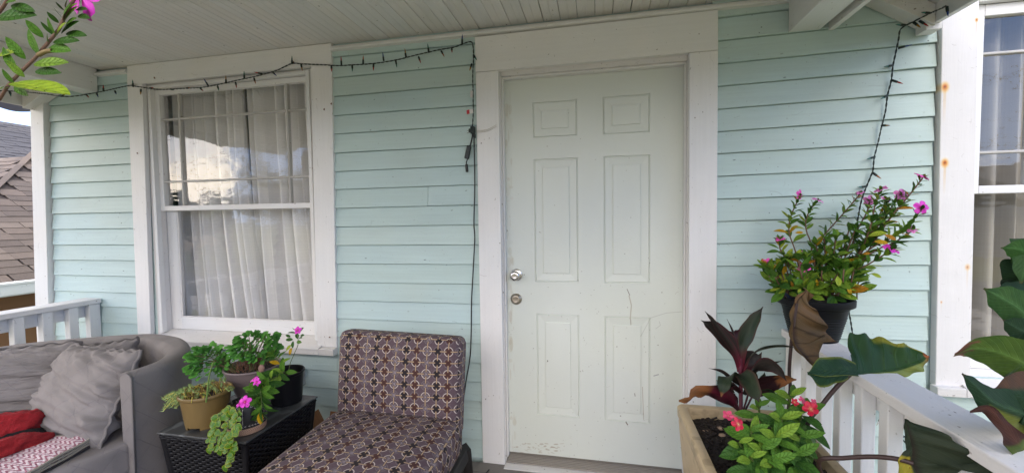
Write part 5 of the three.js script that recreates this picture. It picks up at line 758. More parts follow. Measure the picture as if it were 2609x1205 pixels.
{
  const K = crop(1680, 720, 2.454), P = (x, y, z) => PZ(...K(x, y), z);
  // cordyline
  const co = thing('cordyline', 'dark purple cordyline with upright strap leaves, at the back of the planter', 'plant', [0.55, 0.51, 0.5]), z = 0.5;
  const dk = [0.032, 0.027, 0.024], pur = [0.036, 0.014, 0.017], pk = [0.2, 0.022, 0.05], gr = [0.026, 0.04, 0.022], brn = [0.2, 0.08, 0.03], hot = [0.1, 0.012, 0.026];
  const grad = (b, m, e) => (u, s) => { const q = u < 0.3 ? mix3(b, m, u / 0.3) : u < 0.82 ? m : mix3(m, e, (u - 0.82) / 0.12); const st = 1 + 0.22 * Math.sin(s * 21); return (Math.abs(s) > 0.9 ? mix3(q, pk, 0.25) : q).map((x) => x * st); };
  const Lf = (pts, w, col, o = {}) => mesh('leaf', blade(pts.map(([x, y, dz]) => P(x, y, z + (dz ?? 0))), w, o.side ?? v3(1, 0, 0), { fold: 0.3, n: 18, m: 6, ...o, colors: col }), BMstrap, co);
  mesh('stem', tube([P(512, 815, z + 0.02), P(512, 700, z), P(510, 560, z), P(510, 470, z)], 0.0075, 12, 8), std({ color: lin(0.1, 0.012, 0.03), roughness: 0.6 }), co);
  Lf([[505, 560], [490, 470], [430, 370, 0.03], [340, 280, 0.07], [262, 236, 0.1]], [0.008, 0.014, 0.03, 0.026, 0.001], grad(pk, dk, dk));
  Lf([[520, 540], [525, 420], [550, 320, -0.03], [600, 230, -0.05], [652, 150, -0.06]], [0.008, 0.016, 0.03, 0.022, 0.001], grad(pk, gr, dk));
  Lf([[515, 540], [505, 440], [490, 370, -0.02], [470, 320, -0.03], [462, 308, -0.02]], [0.01, 0.024, 0.03, 0.026, 0.012], grad(pk, pur, dk), { fold: 0.5 });
  Lf([[510, 540], [470, 430, 0.04], [380, 300, 0.09], [330, 230, 0.12], [286, 178, 0.14]], [0.006, 0.012, 0.012, 0.007, 0.0006], grad(pk, dk, dk));
  Lf([[515, 500], [480, 370], [460, 300], [424, 226]], [0.004, 0.005, 0.004, 0.0005], grad(dk, dk, dk));
  Lf([[520, 570], [560, 470, 0.02], [640, 405, 0.04], [760, 390, 0.05], [868, 408, 0.05]], [0.01, 0.018, 0.02, 0.013, 0.001], grad(pk, gr, dk), { side: v3(0, 0.6, 0.8) });
  Lf([[520, 590], [560, 520], [580, 470, -0.02], [620, 450, -0.03], [628, 455, -0.03]], [0.012, 0.03, 0.034, 0.02, 0.002], grad(pk, dk, pur));
  Lf([[520, 600], [600, 540, 0.03], [680, 510, 0.07], [750, 545, 0.11], [800, 618, 0.13]], [0.008, 0.018, 0.026, 0.02, 0.001], grad(dk, dk, dk), { side: v3(0.3, 0.7, 0.6) });
  Lf([[530, 640], [600, 655, 0.04], [680, 625, 0.06], [770, 605, 0.07], [860, 606, 0.07]], [0.012, 0.034, 0.038, 0.026, 0.003], (u, s) => (u > 0.66 + 0.06 * Math.sin(s * 9) ? mix3(brn, [0.3, 0.13, 0.05], (u - 0.66) * 3) : mix3(pur, [0.02, 0.008, 0.01], u)), { side: v3(0, 0.9, 0.3) });
  Lf([[510, 580], [520, 570, 0.04], [560, 610, 0.09], [600, 690, 0.13], [626, 748, 0.15]], [0.01, 0.026, 0.032, 0.024, 0.001], grad(gr, gr, dk), { side: v3(0.8, 0.5, 0.2) });
  Lf([[515, 640], [480, 595, 0.04], [430, 590, 0.08], [405, 640, 0.11], [388, 715, 0.12]], [0.006, 0.018, 0.028, 0.022, 0.0015], (u) => (u > 0.93 ? brn : u < 0.3 ? dk : gr), { side: v3(1, 0.4, 0) });
  Lf([[515, 650], [450, 600, 0.02], [390, 555, 0.03], [310, 536, 0.04]], [0.005, 0.008, 0.007, 0.0006], grad(dk, dk, dk), { side: v3(0, 1, 0.4) });
  Lf([[515, 680], [450, 640, 0.03], [400, 625, 0.04], [358, 612, 0.05]], [0.005, 0.012, 0.011, 0.001], grad(pur, dk, brn), { side: v3(0, 1, 0.4) });
  Lf([[515, 700], [470, 660, 0.03], [440, 655, 0.05], [470, 690, 0.08]], [0.005, 0.014, 0.013, 0.003], grad(pur, pur, dk));
  Lf([[525, 620], [620, 540, 0.0], [700, 505, 0.0], [780, 488, 0.0]], [0.005, 0.008, 0.007, 0.0006], grad(gr, gr, gr), { side: v3(0, 1, 0.4) });
  Lf([[525, 690], [600, 690, 0.04], [690, 675, 0.06], [750, 712, 0.08]], [0.006, 0.013, 0.012, 0.0008], grad(dk, gr, dk), { side: v3(0, 0.9, 0.4) });
  Lf([[530, 700], [560, 660], [600, 600, -0.03], [606, 555, -0.03]], [0.006, 0.012, 0.012, 0.001], grad(gr, gr, gr));
  Lf([[535, 700], [590, 660], [650, 600, -0.03], [662, 560, -0.03]], [0.006, 0.01, 0.01, 0.001], grad(gr, gr, gr));
  Lf([[495, 800, 0.02], [450, 735, 0.06], [360, 690, 0.1], [250, 690, 0.13], [190, 735, 0.14], [124, 742, 0.15]], [0.004, 0.026, 0.036, 0.024, 0.018, 0.004], (u, s) => (u < 0.5 ? mix3(hot, pur, Math.abs(s)) : mix3(brn, [0.26, 0.12, 0.05], (u - 0.5) * 2)).map((x) => x * (1 + 0.2 * Math.sin(s * 15 + u * 20))), { side: v3(0, 0.95, 0.4), ripple: 0.35 }).userData.label = 'withered brown and crimson leaf drooping over the rim';
  for (const [a, b, c2] of [[505, 820, 470], [500, 815, 440], [520, 820, 560], [530, 820, 590]]) mesh('stem', tube([P(a, b, z + 0.02), P((a + c2) / 2, 760, z + 0.04), P(c2, 690 + (a % 20), z + 0.05)], 0.0035, 10, 5), std({ color: lin(0.05, 0.012, 0.02), roughness: 0.6 }), co);
  // red vinca
  const rv = thing('red_vinca', 'broad leaved vinca with red flowers, filling the front of the planter', 'plant', [0.62, 0.51, 0.72]), R = rng(77);
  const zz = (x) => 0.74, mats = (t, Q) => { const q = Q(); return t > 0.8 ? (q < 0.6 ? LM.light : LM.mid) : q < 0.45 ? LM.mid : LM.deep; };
  const rose = (cx, cy, z0, base, n, len, dy = 0) => {
    const c = P(cx, cy, z0), b = P(base[0], base[1], z0 - 0.06).setY(0.505), cv = [b, b.clone().lerp(c, 0.5).add(v3(0.01, 0.01, 0)), c]; const s = lmesh('stem', tube(cv, 0.0035, 12, 6), stemG, rv); s.position.sub(rv.position);
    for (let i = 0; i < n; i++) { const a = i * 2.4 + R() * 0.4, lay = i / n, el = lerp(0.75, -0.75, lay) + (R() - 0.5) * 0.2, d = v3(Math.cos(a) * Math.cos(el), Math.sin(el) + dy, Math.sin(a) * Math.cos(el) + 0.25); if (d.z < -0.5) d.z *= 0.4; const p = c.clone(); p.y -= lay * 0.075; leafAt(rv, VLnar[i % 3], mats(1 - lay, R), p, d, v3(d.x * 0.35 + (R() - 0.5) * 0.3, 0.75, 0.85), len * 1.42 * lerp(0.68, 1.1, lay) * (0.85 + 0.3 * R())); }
  };
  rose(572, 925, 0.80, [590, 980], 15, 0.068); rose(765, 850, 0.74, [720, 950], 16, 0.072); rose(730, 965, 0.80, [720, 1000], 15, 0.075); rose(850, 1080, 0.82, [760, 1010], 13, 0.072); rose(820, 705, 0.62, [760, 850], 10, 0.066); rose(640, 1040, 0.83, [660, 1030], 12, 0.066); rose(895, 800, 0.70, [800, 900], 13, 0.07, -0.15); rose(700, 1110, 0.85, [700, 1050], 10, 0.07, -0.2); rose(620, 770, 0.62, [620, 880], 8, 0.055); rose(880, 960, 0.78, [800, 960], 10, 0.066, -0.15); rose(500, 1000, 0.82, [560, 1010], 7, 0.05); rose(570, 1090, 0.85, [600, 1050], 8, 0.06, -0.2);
  for (const [x, y, q, n, r, k] of [[433, 832, 0.82, [-0.3, 0.5, 0.8], 0.017, 'rose'], [495, 885, 0.84, [0.2, 0.5, 0.9], 0.02, 'red'], [950, 790, 0.76, [0.3, 0.2, 1], 0.022, 'red'], [938, 778, 0.74, [-0.6, 0.4, 0.6], 0.018, 'red'], [900, 735, 0.73, [0.1, 0.8, 0.6], 0.016, 'rose'], [970, 748, 0.74, [0.8, 0.5, 0.4], 0.012, 'rose'], [850, 748, 0.72, [-0.5, 0.5, 0.6], 0.013, 'red']]) flowerAt(rv, FL[k], P(x, y, q), v3(...n), r * 0.88);
  // elephant ears
  const ee = thing('elephant_ear', 'elephant ear plant with three big leaves, rising from the planter over the railing', 'plant', [0.68, 0.51, 0.6]);
  const pet = std({ color: lin(0.035, 0.016, 0.014), roughness: 0.5 });
  const pt = (list, r0) => mesh('petiole', tube(list, r0, 30, 8), pet, ee);
  const w1 = (x, y, q) => P(x, y, q);
  pt([v3(0.66, 0.5, 0.56), w1(820, 690, 0.52), w1(815, 560, 0.5), w1(826, 400, 0.5), w1(842, 250, 0.5), w1(862, 130, 0.5)], 0.0062);
  const br = [0.1, 0.064, 0.028], br2 = [0.19, 0.115, 0.055], rib = (u) => Math.abs(((u * 6.2) % 1) - 0.5);
  mesh('leaf', blade([w1(925, 48, 0.5), w1(865, 120, 0.5), w1(845, 230, 0.505), w1(842, 340, 0.51), w1(875, 420, 0.53), w1(985, 520, 0.55), w1(1100, 540, 0.56)], [[0.004, 0.03], [0.012, 0.075], [0.014, 0.12], [0.012, 0.155], [0.008, 0.135], [0.006, 0.07], [0.001, 0.002]], v3(1, 0.12, -0.2), { fold: -0.12, ribs: 1.2, n: 60, m: 16, ripple: 0.06, colors: (u, s) => { const a = mix3(br2, br, sstep(0.1, 0.4, u)), vein = Math.abs(((u * 6.2 - Math.abs(s) * 0.9) % 1 + 1) % 1 - 0.5) < 0.06 ? 0.42 : 1; return (Math.abs(s) < 0.06 ? [0.03, 0.016, 0.012] : Math.abs(s) > 0.94 ? [0.13, 0.08, 0.04] : a).map((q) => q * vein); } }), BMdull, ee, 'withering brown ribbed leaf hanging folded');
  const K5 = crop(2050, 800, 2.937), P5 = (x, y, q) => PZ(...K5(x, y), q);
  pt([v3(0.70, 0.5, 0.66), P5(20, 850, 0.68), P5(150, 660, 0.66), P5(260, 530, 0.64), P5(340, 458, 0.63)], 0.007);
  const gn = [0.014, 0.05, 0.016], lm = [0.17, 0.2, 0.03];
  const veined = (u, s, base, hi) => { const v = Math.abs(((u * 7 - Math.abs(s) * 1.3) % 1 + 1) % 1 - 0.5); return v < 0.05 ? mix3(base, hi, 0.07) : base.map((q) => q * (0.85 + 0.3 * v)); };
  mesh('leaf', blade([P5(395, 440, 0.62), P5(520, 430, 0.60), P5(700, 400, 0.58), P5(850, 350, 0.57), P5(940, 320, 0.56)], [[0.02, 0.055], [0.02, 0.132], [0.035, 0.105], [0.035, 0.06], [0.003, 0.006]], v3(-0.1, 1, -0.35), { fold: -0.25, ribs: 0.8, n: 44, m: 16, ripple: 0.1, colors: (u, s) => (s < -0.25 ? mix3([0.22, 0.27, 0.07], [0.33, 0.12, 0.05], (u - 0.78) * 4) : u > 0.93 ? [0.4, 0.13, 0.05] : (s > 0.8 && u > 0.45) ? mix3(lm, [0.42, 0.34, 0.03], u - 0.4) : veined(u, s, mix3(gn, [0.03, 0.085, 0.018], u), lm)) }), BMear, ee, 'broad dark green leaf with yellow edge and curled tip');
  mesh('leaf', blade([P5(400, 440, 0.62), P5(300, 425, 0.64), P5(150, 430, 0.66), P5(30, 445, 0.68)], [[0.03, 0.012], [0.044, 0.016], [0.045, 0.018], [0.004, 0.003]], v3(0.1, -1, 0.5).negate().negate(), { fold: 0.1, n: 20, m: 10, ripple: 0.1, colors: (u, s) => (Math.abs(s) > 0.88 ? lm : veined(u, s, gn, lm)) }), BMear, ee);
  mesh('leaf', blade([P5(400, 438, 0.62), P5(250, 440, 0.645), P5(120, 450, 0.66), P5(25, 440, 0.68)], [[0.006, 0.012], [0.03, 0.01], [0.042, 0.012], [0.006, 0.003]], v3(0, 1, -0.5), { fold: 0.1, n: 20, m: 10, ripple: 0.1, colors: (u, s) => (Math.abs(s) > 0.9 ? lm : veined(u, s, gn, lm)) }), BMear, ee);
  pt([v3(0.70, 0.5, 0.78), P5(110, 1105, 0.88), P5(300, 1078, 0.92), P5(520, 1068, 0.96), P5(700, 1085, 0.99), P5(815, 1118, 1.0)], 0.0062);
  const dg = [0.032, 0.045, 0.026];
  mesh('leaf', blade([P5(760, 785, 0.995), P5(790, 900, 1.0), P5(815, 1010, 1.0), P5(818, 1120, 1.0), P5(880, 1230, 1.01), P5(960, 1340, 1.02)], [[0.003, 0.004], [0.01, 0.07], [0.014, 0.12], [0.03, 0.13], [0.06, 0.09], [0.003, 0.003]], v3(1, -0.15, 0.3), { fold: 0.15, ribs: 0.9, n: 46, m: 16, ripple: 0.08, colors: (u, s) => (s < -0.2 && u > 0.5 && u < 0.85 ? [0.3, 0.26, 0.03] : Math.abs(s) < 0.05 ? [0.02, 0.016, 0.012] : veined(u, s, dg, [0.01, 0.01, 0.008])) }), BMdull, ee, 'dull dark leaf seen from below beneath the rail');
}

// ---- pots on the wicker table
{
  const yT = 0.5005;
  // tan pot
  const tanM = std({ map: tex(pixelCanvas(256, 256, (u, v) => { const k = 0.85 + 0.3 * fbm(u, v, 8, 8, 4, 3); return [l2s(0.165 * k), l2s(0.107 * k), l2s(0.035 * k)]; }), true, 2, 2), roughness: 0.4 });
  const tc = v3(-1.648, yT, 0.762);
  const tp = potThing('tan_pot', 'mustard tan plastic pot of straggly succulent, front left on the wicker table', tc, [[0, 0.012], [0.07, 0.012], [0.074, 0.009], [0.0765, 0.012], [0.0905, 0.125], [0.0955, 0.127], [0.0985, 0.131], [0.0985, 0.139], [0.0955, 0.143], [0.0915, 0.142], [0.0885, 0.137], [0.084, 0.1]], tanM, 0.112, 0.087);
  for (let k = 0; k < 4; k++) { const a = k * 1.571 + 0.5, g = new THREE.CylinderGeometry(0.0765, 0.0745, 0.014, 10, 1, false, a, 0.85); g.translate(0, 0.0075, 0); lmesh('foot', flat(g), tanM, tp); }
  const st = thing('straggly_succulent', 'straggly yellow green succulent spilling over the rim of the tan pot', 'plant', [tc.x, yT + 0.115, tc.z]), R = rng(15), stems = [], leafs = [], lf = flat(new THREE.ConeGeometry(0.0021, 0.018, 4)); lf.translate(0, 0.007, 0);
  for (let i = 0; i < 120; i++) {
    const a = R() * 6.28, r = 0.078 * Math.sqrt(R()), left = R() < 0.42, p0 = v3(tc.x + Math.cos(a) * r, yT + 0.113, tc.z + Math.sin(a) * r), far2 = left ? v3(-0.02 - R() * 0.06, 0.03 - R() * 0.075, 0.0 + R() * 0.05) : v3((R() - 0.5) * 0.09, 0.01 + R() * 0.045, (R() - 0.3) * 0.06);
    if (left) p0.x = tc.x - 0.075 * (0.3 + 0.7 * R()), p0.z = tc.z + (R() - 0.4) * 0.1;
    const mid = p0.clone().addScaledVector(far2, 0.5).add(v3(0, 0.018 + R() * 0.014, 0)), p1 = p0.clone().add(far2); stems.push(tube([p0, mid, p1], 0.0011 + R() * 0.0009, 8, 4));
    if (R() < (left ? 0.95 : 0.55)) for (let j = 0; j < 13; j++) { const g = lf.clone(), d = v3(R() - 0.5, R() * 0.9 - 0.1, R() - 0.5).add(far2.clone().normalize().multiplyScalar(0.35)).normalize(); g.applyQuaternion(new THREE.Quaternion().setFromUnitVectors(UP, d)); const q = mid.clone().lerp(p1, R() * 1.05); g.translate(q.x, q.y, q.z); leafs.push(g); }
  }
  const half = Math.floor(stems.length / 2); mesh('runners', stems.slice(0, half), std({ color: lin(0.45, 0.36, 0.06), roughness: 0.8 }), st).userData.kind = 'stuff'; mesh('runners', stems.slice(half), std({ color: lin(0.2, 0.12, 0.04), roughness: 0.9 }), st).userData.kind = 'stuff';
  mesh('needles', leafs, std({ color: lin(0.26, 0.36, 0.12), roughness: 0.6 }), st).userData.kind = 'stuff';
  mesh('stem', tube([PZ(517, 1012, 0.83), PZ(520, 985, 0.83), PZ(526, 940, 0.83), PZ(535, 912, 0.83)], 0.0028, 14, 6), std({ color: lin(0.12, 0.2, 0.04), roughness: 0.6 }), st, 'tall bright green stalk');
  // mauve pot and its leafy plant
  const mM = std({ map: tex(pixelCanvas(128, 128, (u, v) => { const k = 0.9 + 0.2 * fbm(u, v, 8, 8, 3, 3); return [l2s(0.16 * k), l2s(0.122 * k), l2s(0.118 * k)]; }), true, 2, 2), roughness: 0.5 });
  const mc = v3(-1.63, yT, 0.53);
  const mprof = [[0, 0.002], [0.05, 0.002], [0.056, 0], [0.06, 0.004], [0.075, 0.045], [0.094, 0.09], [0.1, 0.1], [0.1005, 0.1015], [0.103, 0.103], [0.107, 0.122], [0.1075, 0.1235], [0.11, 0.1255], [0.117, 0.158], [0.121, 0.16], [0.1235, 0.163], [0.1235, 0.169], [0.12, 0.172], [0.115, 0.17], [0.112, 0.164], [0.104, 0.13]];
  potThing('mauve_pot', 'mauve brown plastic pot with a leafy clump, back left on the wicker table', mc, mprof, mM, 0.148, 0.112);
  const gp = thing('lobed_leaf_plant', 'bushy green plant with small lobed leaves, crowding the mauve pot and trailing left', 'plant', [mc.x, yT + 0.148, mc.z]), G = rng(23);
  const lobe = (() => { const s = new THREE.Shape(); const N = 48; for (let i = 0; i <= N; i++) { const t = i / N * 6.283, r = 0.5 * (0.62 + 0.30 * Math.abs(Math.cos(1.5 * (t - Math.PI / 2))) + 0.05 * Math.cos(t * 12)) * (1 - 0.55 * Math.exp(-Math.pow((t - 4.712) / 0.35, 2))); const x = Math.cos(t) * r, y = Math.sin(t) * r + 0.42; i ? s.lineTo(x, y) : s.moveTo(x, y); } const g = flat(new THREE.ShapeGeometry(s, 1)), p = g.attributes.position; const C = []; for (let i = 0; i < p.count; i++) { const x = p.getX(i), y = p.getY(i) - 0.42, r2 = x * x + y * y; p.setZ(i, 0.35 * Math.abs(x) * Math.abs(x) + 0.06 * Math.sin(x * 12) - 0.25 * r2); C.push(1 + 0.3 * r2, 1 + 0.3 * r2, 1); } g.setAttribute('color', new THREE.Float32BufferAttribute(C, 3)); g.computeVertexNormals(); return g; })();
  const gm = [leafMat(0.075, 0.25, 0.04, 0.65), leafMat(0.05, 0.18, 0.032, 0.65), leafMat(0.1, 0.3, 0.05, 0.65)];
  const clump = (c, rx, ry, rz, n, root) => { for (let i = 0; i < n; i++) { const a = G() * 6.28, b = Math.acos(1 - 1.75 * G()), k = Math.pow(G(), 0.22), d = v3(Math.cos(a) * Math.sin(b), Math.cos(b), Math.sin(a) * Math.sin(b)), p = v3(c.x + d.x * rx * k, c.y + d.y * ry * k, c.z + d.z * rz * k); leafAt(gp, lobe, gm[Math.floor(G() * 3)], p, v3(d.x + (G() - 0.5) * 0.7, d.y * 0.4 + 0.1 - G() * 0.4, d.z + 0.35), v3(d.x * 0.6 + (G() - 0.5) * 0.6, 0.45 + d.y * 0.4, d.z * 0.4 + 0.95), 0.028 + 0.016 * G()); if (i % 5 === 0) { const s = lmesh('stem', tube([root.clone().add(v3((G() - 0.5) * 0.06, 0, (G() - 0.5) * 0.06)), root.clone().lerp(p, 0.55).add(v3(0, 0.015, 0)), p], 0.0014, 10, 4), i % 10 ? stemM : stemG, gp); s.position.sub(gp.position); } } };
  const root = v3(mc.x, yT + 0.15, mc.z);
  clump(PZ(642, 872, 0.54).add(v3(0, 0.0, 0)), 0.1, 0.066, 0.09, 155, root); clump(PZ(522, 912, 0.60), 0.088, 0.072, 0.06, 145, root.clone().add(v3(-0.06, 0, 0.04)));
  { const R2 = rng(3), tw = []; for (let i = 0; i < 46; i++) { const a = R2() * 6.28, r = R2() * 0.085, p = root.clone().add(v3(Math.cos(a) * r, 0, Math.sin(a) * r)); tw.push(tube([p, p.clone().add(v3((R2() - 0.5) * 0.04, 0.02 + R2() * 0.02, (R2() - 0.5) * 0.03)), p.clone().add(v3((R2() - 0.5) * 0.07, 0.045 + R2() * 0.03, (R2() - 0.5) * 0.05))], 0.0013, 7, 4)); } mesh('dry_twigs', tw, std({ color: lin(0.16, 0.07, 0.035), roughness: 0.9 }), gp).userData.kind = 'stuff'; }
  { const p = PZ(657, 925, 0.6), g = new THREE.SphereGeometry(0.017, 14, 10); g.scale(0.9, 1.15, 0.6); g.translate(p.x, p.y - 0.004, p.z); const o = mesh('pebble', flat(g), std({ color: lin(0.22, 0.13, 0.1), roughness: 0.8 }), scene); tag(o, 'brown upright pebble standing in the mauve pot', 'stone'); }
  // black nursery pot with the trailing vinca
  const bc = v3(-1.458, yT, 0.52);
  potThing('black_nursery_pot', 'plain black nursery pot, back right on the wicker table', bc, [[0, 0.002], [0.06, 0.002], [0.063, 0], [0.066, 0.006], [0.0775, 0.135], [0.079, 0.136], [0.0815, 0.139], [0.0825, 0.147], [0.0805, 0.15], [0.077, 0.149], [0.075, 0.143], [0.071, 0.1]], new THREE.MeshPhysicalMaterial({ color: lin(0.007, 0.007, 0.008), roughness: 0.38, specularIntensity: 0.35 }), 0.118, 0.071);
  const tv = thing('trailing_vinca', 'lanky vinca with magenta flowers, flopping forward out of the black nursery pot', 'plant', [bc.x, yT + 0.12, bc.z]), T = rng(31), mats = (t, Q) => { const q = Q(); return q < 0.03 ? LM.yellow : q < 0.1 ? LM.lime : q < 0.4 ? LM.light : q < 0.75 ? LM.mid : LM.deep; };
  const P = PZ, K6 = crop(580, 820, 5.95), p6 = (x, y, z) => PZ(...K6(x, y), z), top = p6(1050, 160, 0.53), s0 = v3(bc.x + 0.01, yT + 0.118, bc.z);
  shoot(tv, [s0, p6(940, 640, 0.53), p6(1010, 470, 0.53), p6(1062, 335, 0.53), top], { R: T, pairs: 2, t0: 0.86, size: 0.04, tip: 0.9, mats: () => LM.deep, geos: VLbig, r0: 0.0016, smat: stemG, rosette: 4, skip: 0 }); flowerAt(tv, FL.magenta, p6(1055, 128, 0.55), v3(0.1, 0.25, 1), 0.0175);
  for (const [x, y, dx, dy, l, m] of [[985, 270, -1, 0.1, 0.035, 'deep'], [990, 290, 0.0, -1, 0.034, 'deep'], [1040, 300, 1, 0.05, 0.034, 'mid'], [960, 350, -0.7, -0.7, 0.036, 'lime'], [970, 390, -0.3, -1, 0.037, 'yellow'], [950, 230, -0.9, 0.5, 0.026, 'deep'], [1100, 210, 1, 0.3, 0.026, 'deep']]) leafAt(tv, VLbig[1], LM[m], p6(x, y, 0.545), v3(dx, dy, 0.35), v3(0, 0.6, 1), l);
  shoot(tv, [s0, p6(830, 700, 0.56), p6(740, 560, 0.58), p6(690, 500, 0.58)], { R: T, pairs: 5, t0: 0.3, size: 0.058, tip: 0.7, mats, geos: VLbig, r0: 0.0016, smat: stemG, rosette: 5, skip: 0 });
  shoot(tv, [s0, p6(840, 760, 0.60), p6(700, 850, 0.66), p6(560, 900, 0.70), p6(500, 960, 0.72)], { R: T, pairs: 11, t0: 0.2, size: 0.062, tip: 0.85, mats, geos: VLbig, r0: 0.0018, smat: stemG, rosette: 5, skip: 0 });
  shoot(tv, [p6(560, 900, 0.70), p6(540, 1000, 0.74), p6(470, 1090, 0.77), p6(400, 1150, 0.79)], { R: T, pairs: 9, t0: 0.1, size: 0.07, tip: 0.85, mats: (t, Q) => (Q() < 0.03 ? LM.yellow : Q() < 0.6 ? LM.mid : LM.deep), geos: VLbig, r0: 0.0016, smat: stemG, rosette: 4, skip: 0, droop: 0.25 });
  const K2 = crop(400, 950, 4.667), p2 = (x, y, z) => PZ(...K2(x, y), z);
  shoot(tv, [p6(500, 960, 0.72), p2(1230, 260, 0.78), p2(1240, 380, 0.8), p2(1230, 460, 0.8)], { R: T, pairs: 7, t0: 0.1, size: 0.064, tip: 0.95, mats: (t, Q) => (Q() < 0.06 ? LM.yellow : Q() < 0.6 ? LM.mid : LM.deep), geos: VLbig, r0: 0.0016, smat: stemG, rosette: 3, skip: 0, droop: 0.4 });
  flowerAt(tv, FL.magenta, p2(1150, 70, 0.775), v3(-0.7, 0.7, 0.3), 0.019); flowerAt(tv, FL.magenta, p2(1178, 112, 0.79), v3(0.1, 0.2, 1), 0.018); flowerAt(tv, FL.magenta, p2(1040, 345, 0.84), v3(0.2, 0.4, 1), 0.022); flowerAt(tv, FL.magenta, p2(975, 370, 0.83), v3(-0.7, 0.4, 0.6), 0.017);
  // patterned pot and its variegated trailer
  const pc2 = v3(-1.432, yT, 0.775), W = 1024, Hh = 384, pc = canvas(W, Hh), g = pc.getContext('2d'), Q = rng(2);
  g.fillStyle = '#0f0d0d'; g.fillRect(0, 0, W, Hh); g.fillStyle = '#a3836c'; g.fillRect(0, Hh * 0.76, W, Hh * 0.24); g.strokeStyle = 'rgba(70,48,38,.8)'; g.lineWidth = 3; for (let x = -10; x < W; x += 16) { g.beginPath(); g.moveTo(x, Hh * 0.79); g.lineTo(x + 16, Hh * 0.87); g.lineTo(x, Hh * 0.96); g.stroke(); }
  g.fillStyle = g.strokeStyle = '#cfc6bc'; g.lineWidth = 3.4;
  for (let b = 0; b < 8; b++) { const x0 = b * W / 8; for (let j = 0; j < 6; j++) { const y = 30 + j * 34; if (b % 2) { g.beginPath(); g.moveTo(x0 + 78, y); g.lineTo(x0 + 62 + (j % 2) * 0, y + 14); g.lineTo(x0 + 78, y + 28); g.stroke(); g.beginPath(); g.moveTo(x0 + 108, y); g.lineTo(x0 + 92, y + 14); g.lineTo(x0 + 108, y + 28); g.stroke(); } else for (const dx of [20, 40, 70, 90]) { g.fillRect(x0 + dx, y, 7, 7); g.fillRect(x0 + dx, y + 17, 7, 7); } } for (let k = 0; k < 5; k++) { g.beginPath(); const xx = x0 + 10 + k * 24; g.moveTo(xx + 14, 246); g.lineTo(xx, 258); g.lineTo(xx + 14, 270); g.stroke(); } g.beginPath(); g.arc(x0 + 40, 14, 9, 0, 6.3); g.stroke(); }
  const pg = [[0, 0.002], [0.062, 0.002], [0.066, 0], [0.069, 0.004], [0.072, 0.03], [0.0735, 0.06], [0.071, 0.095], [0.066, 0.112], [0.064, 0.117], [0.0615, 0.117], [0.06, 0.112], [0.0655, 0.07]], patM = std({ map: tex(pc), roughness: 0.55 });
  const pp = potThing('patterned_pot', 'black pot printed with white marks above a tan band, front of the wicker table', pc2, pg, patM, 0.1, 0.062); { const b = pp.children[0], p = b.geometry.attributes.position, uv = b.geometry.attributes.uv; for (let i = 0; i < uv.count; i++) uv.setXY(i, uv.getX(i), clamp(p.getY(i) / 0.117, 0.002, 0.998)); }
  const vc = canvas(128, 256), q = vc.getContext('2d'); q.fillStyle = '#66780f'; q.fillRect(0, 0, 128, 256); q.fillStyle = '#1f470b'; q.beginPath(); q.ellipse(64, 128, 56, 120, 0, 0, 6.3); q.fill(); q.strokeStyle = '#5c8420'; q.lineWidth = 6; for (let k = -1; k <= 1; k += 2) for (let j = 0; j < 3; j++) { q.beginPath(); q.moveTo(64, 250); q.quadraticCurveTo(64 + k * (18 + j * 22), 150, 64 + k * (6 + j * 15), 14 + j * 30); q.stroke(); } q.strokeStyle = '#1f4610'; q.lineWidth = 5; for (let k = -1; k <= 1; k += 2) for (let j = 0; j < 3; j++) { q.beginPath(); q.moveTo(64, 250); q.quadraticCurveTo(64 + k * (8 + j * 22), 150, 64 + k * (1 + j * 14), 14 + j * 30); q.stroke(); }
  const varM = new THREE.MeshPhysicalMaterial({ map: tex(vc), roughness: 0.4, specularIntensity: 0.5, side: THREE.DoubleSide }), round = leafGeo({ w: 0.86, nose: 0.82, curl: 0.28, fold: 0.12, n: 10, pw: 0.62 }); round.deleteAttribute('color');
  const varY = varM.clone(); varY.color.setRGB(1.4, 1.1, 0.7);
  const tr = thing('variegated_trailer', 'glossy variegated round leaved plant, cascading from the patterned pot over the table edge', 'plant', [pc2.x, yT + 0.1, pc2.z]), VR = rng(63), K7 = crop(520, 980, 5.289), p7 = (x, y, z) => PZ(...K7(x, y), z);
  const vs = [[[390, 330, 0.8], [250, 400, 0.86], [130, 500, 0.885], [80, 650, 0.895]], [[400, 340, 0.81], [330, 440, 0.87], [300, 600, 0.895], [220, 760, 0.9], [200, 860, 0.9]], [[410, 340, 0.81], [400, 480, 0.88], [350, 640, 0.9], [320, 800, 0.9], [310, 960, 0.9], [275, 1080, 0.9]], [[400, 330, 0.82], [340, 320, 0.86], [330, 360, 0.87]], [[420, 340, 0.83], [450, 430, 0.88], [400, 600, 0.9], [390, 740, 0.9], [380, 850, 0.9]], [[380, 340, 0.8], [200, 430, 0.87], [150, 600, 0.9], [90, 700, 0.9], [60, 840, 0.9]]];
  for (const s of vs) { const pts = s.map((a) => p7(...a)), cv = curveOf(pts), o = lmesh('stem', tube(pts, 0.0016, 20, 5), stemG, tr); o.position.sub(tr.position); const n = Math.round(cv.getLength() / 0.0125); for (let i = 0; i < n; i++) { const t = (i + 0.5) / n, p = cv.getPoint(t), sd = VR() < 0.5 ? -1 : 1; leafAt(tr, round, VR() < 0.2 ? varY : varM, p, v3(sd * (0.5 + VR()), -0.55 + VR() * 0.8, 0.55 * VR() + 0.1), v3(sd * 0.2, 0.5 + 0.3 * VR(), 1), 0.02 + 0.012 * VR()); } leafAt(tr, round, varM, cv.getPoint(1), v3(0, -1, 0.2), v3(0, 0.3, 1), 0.03); }
}

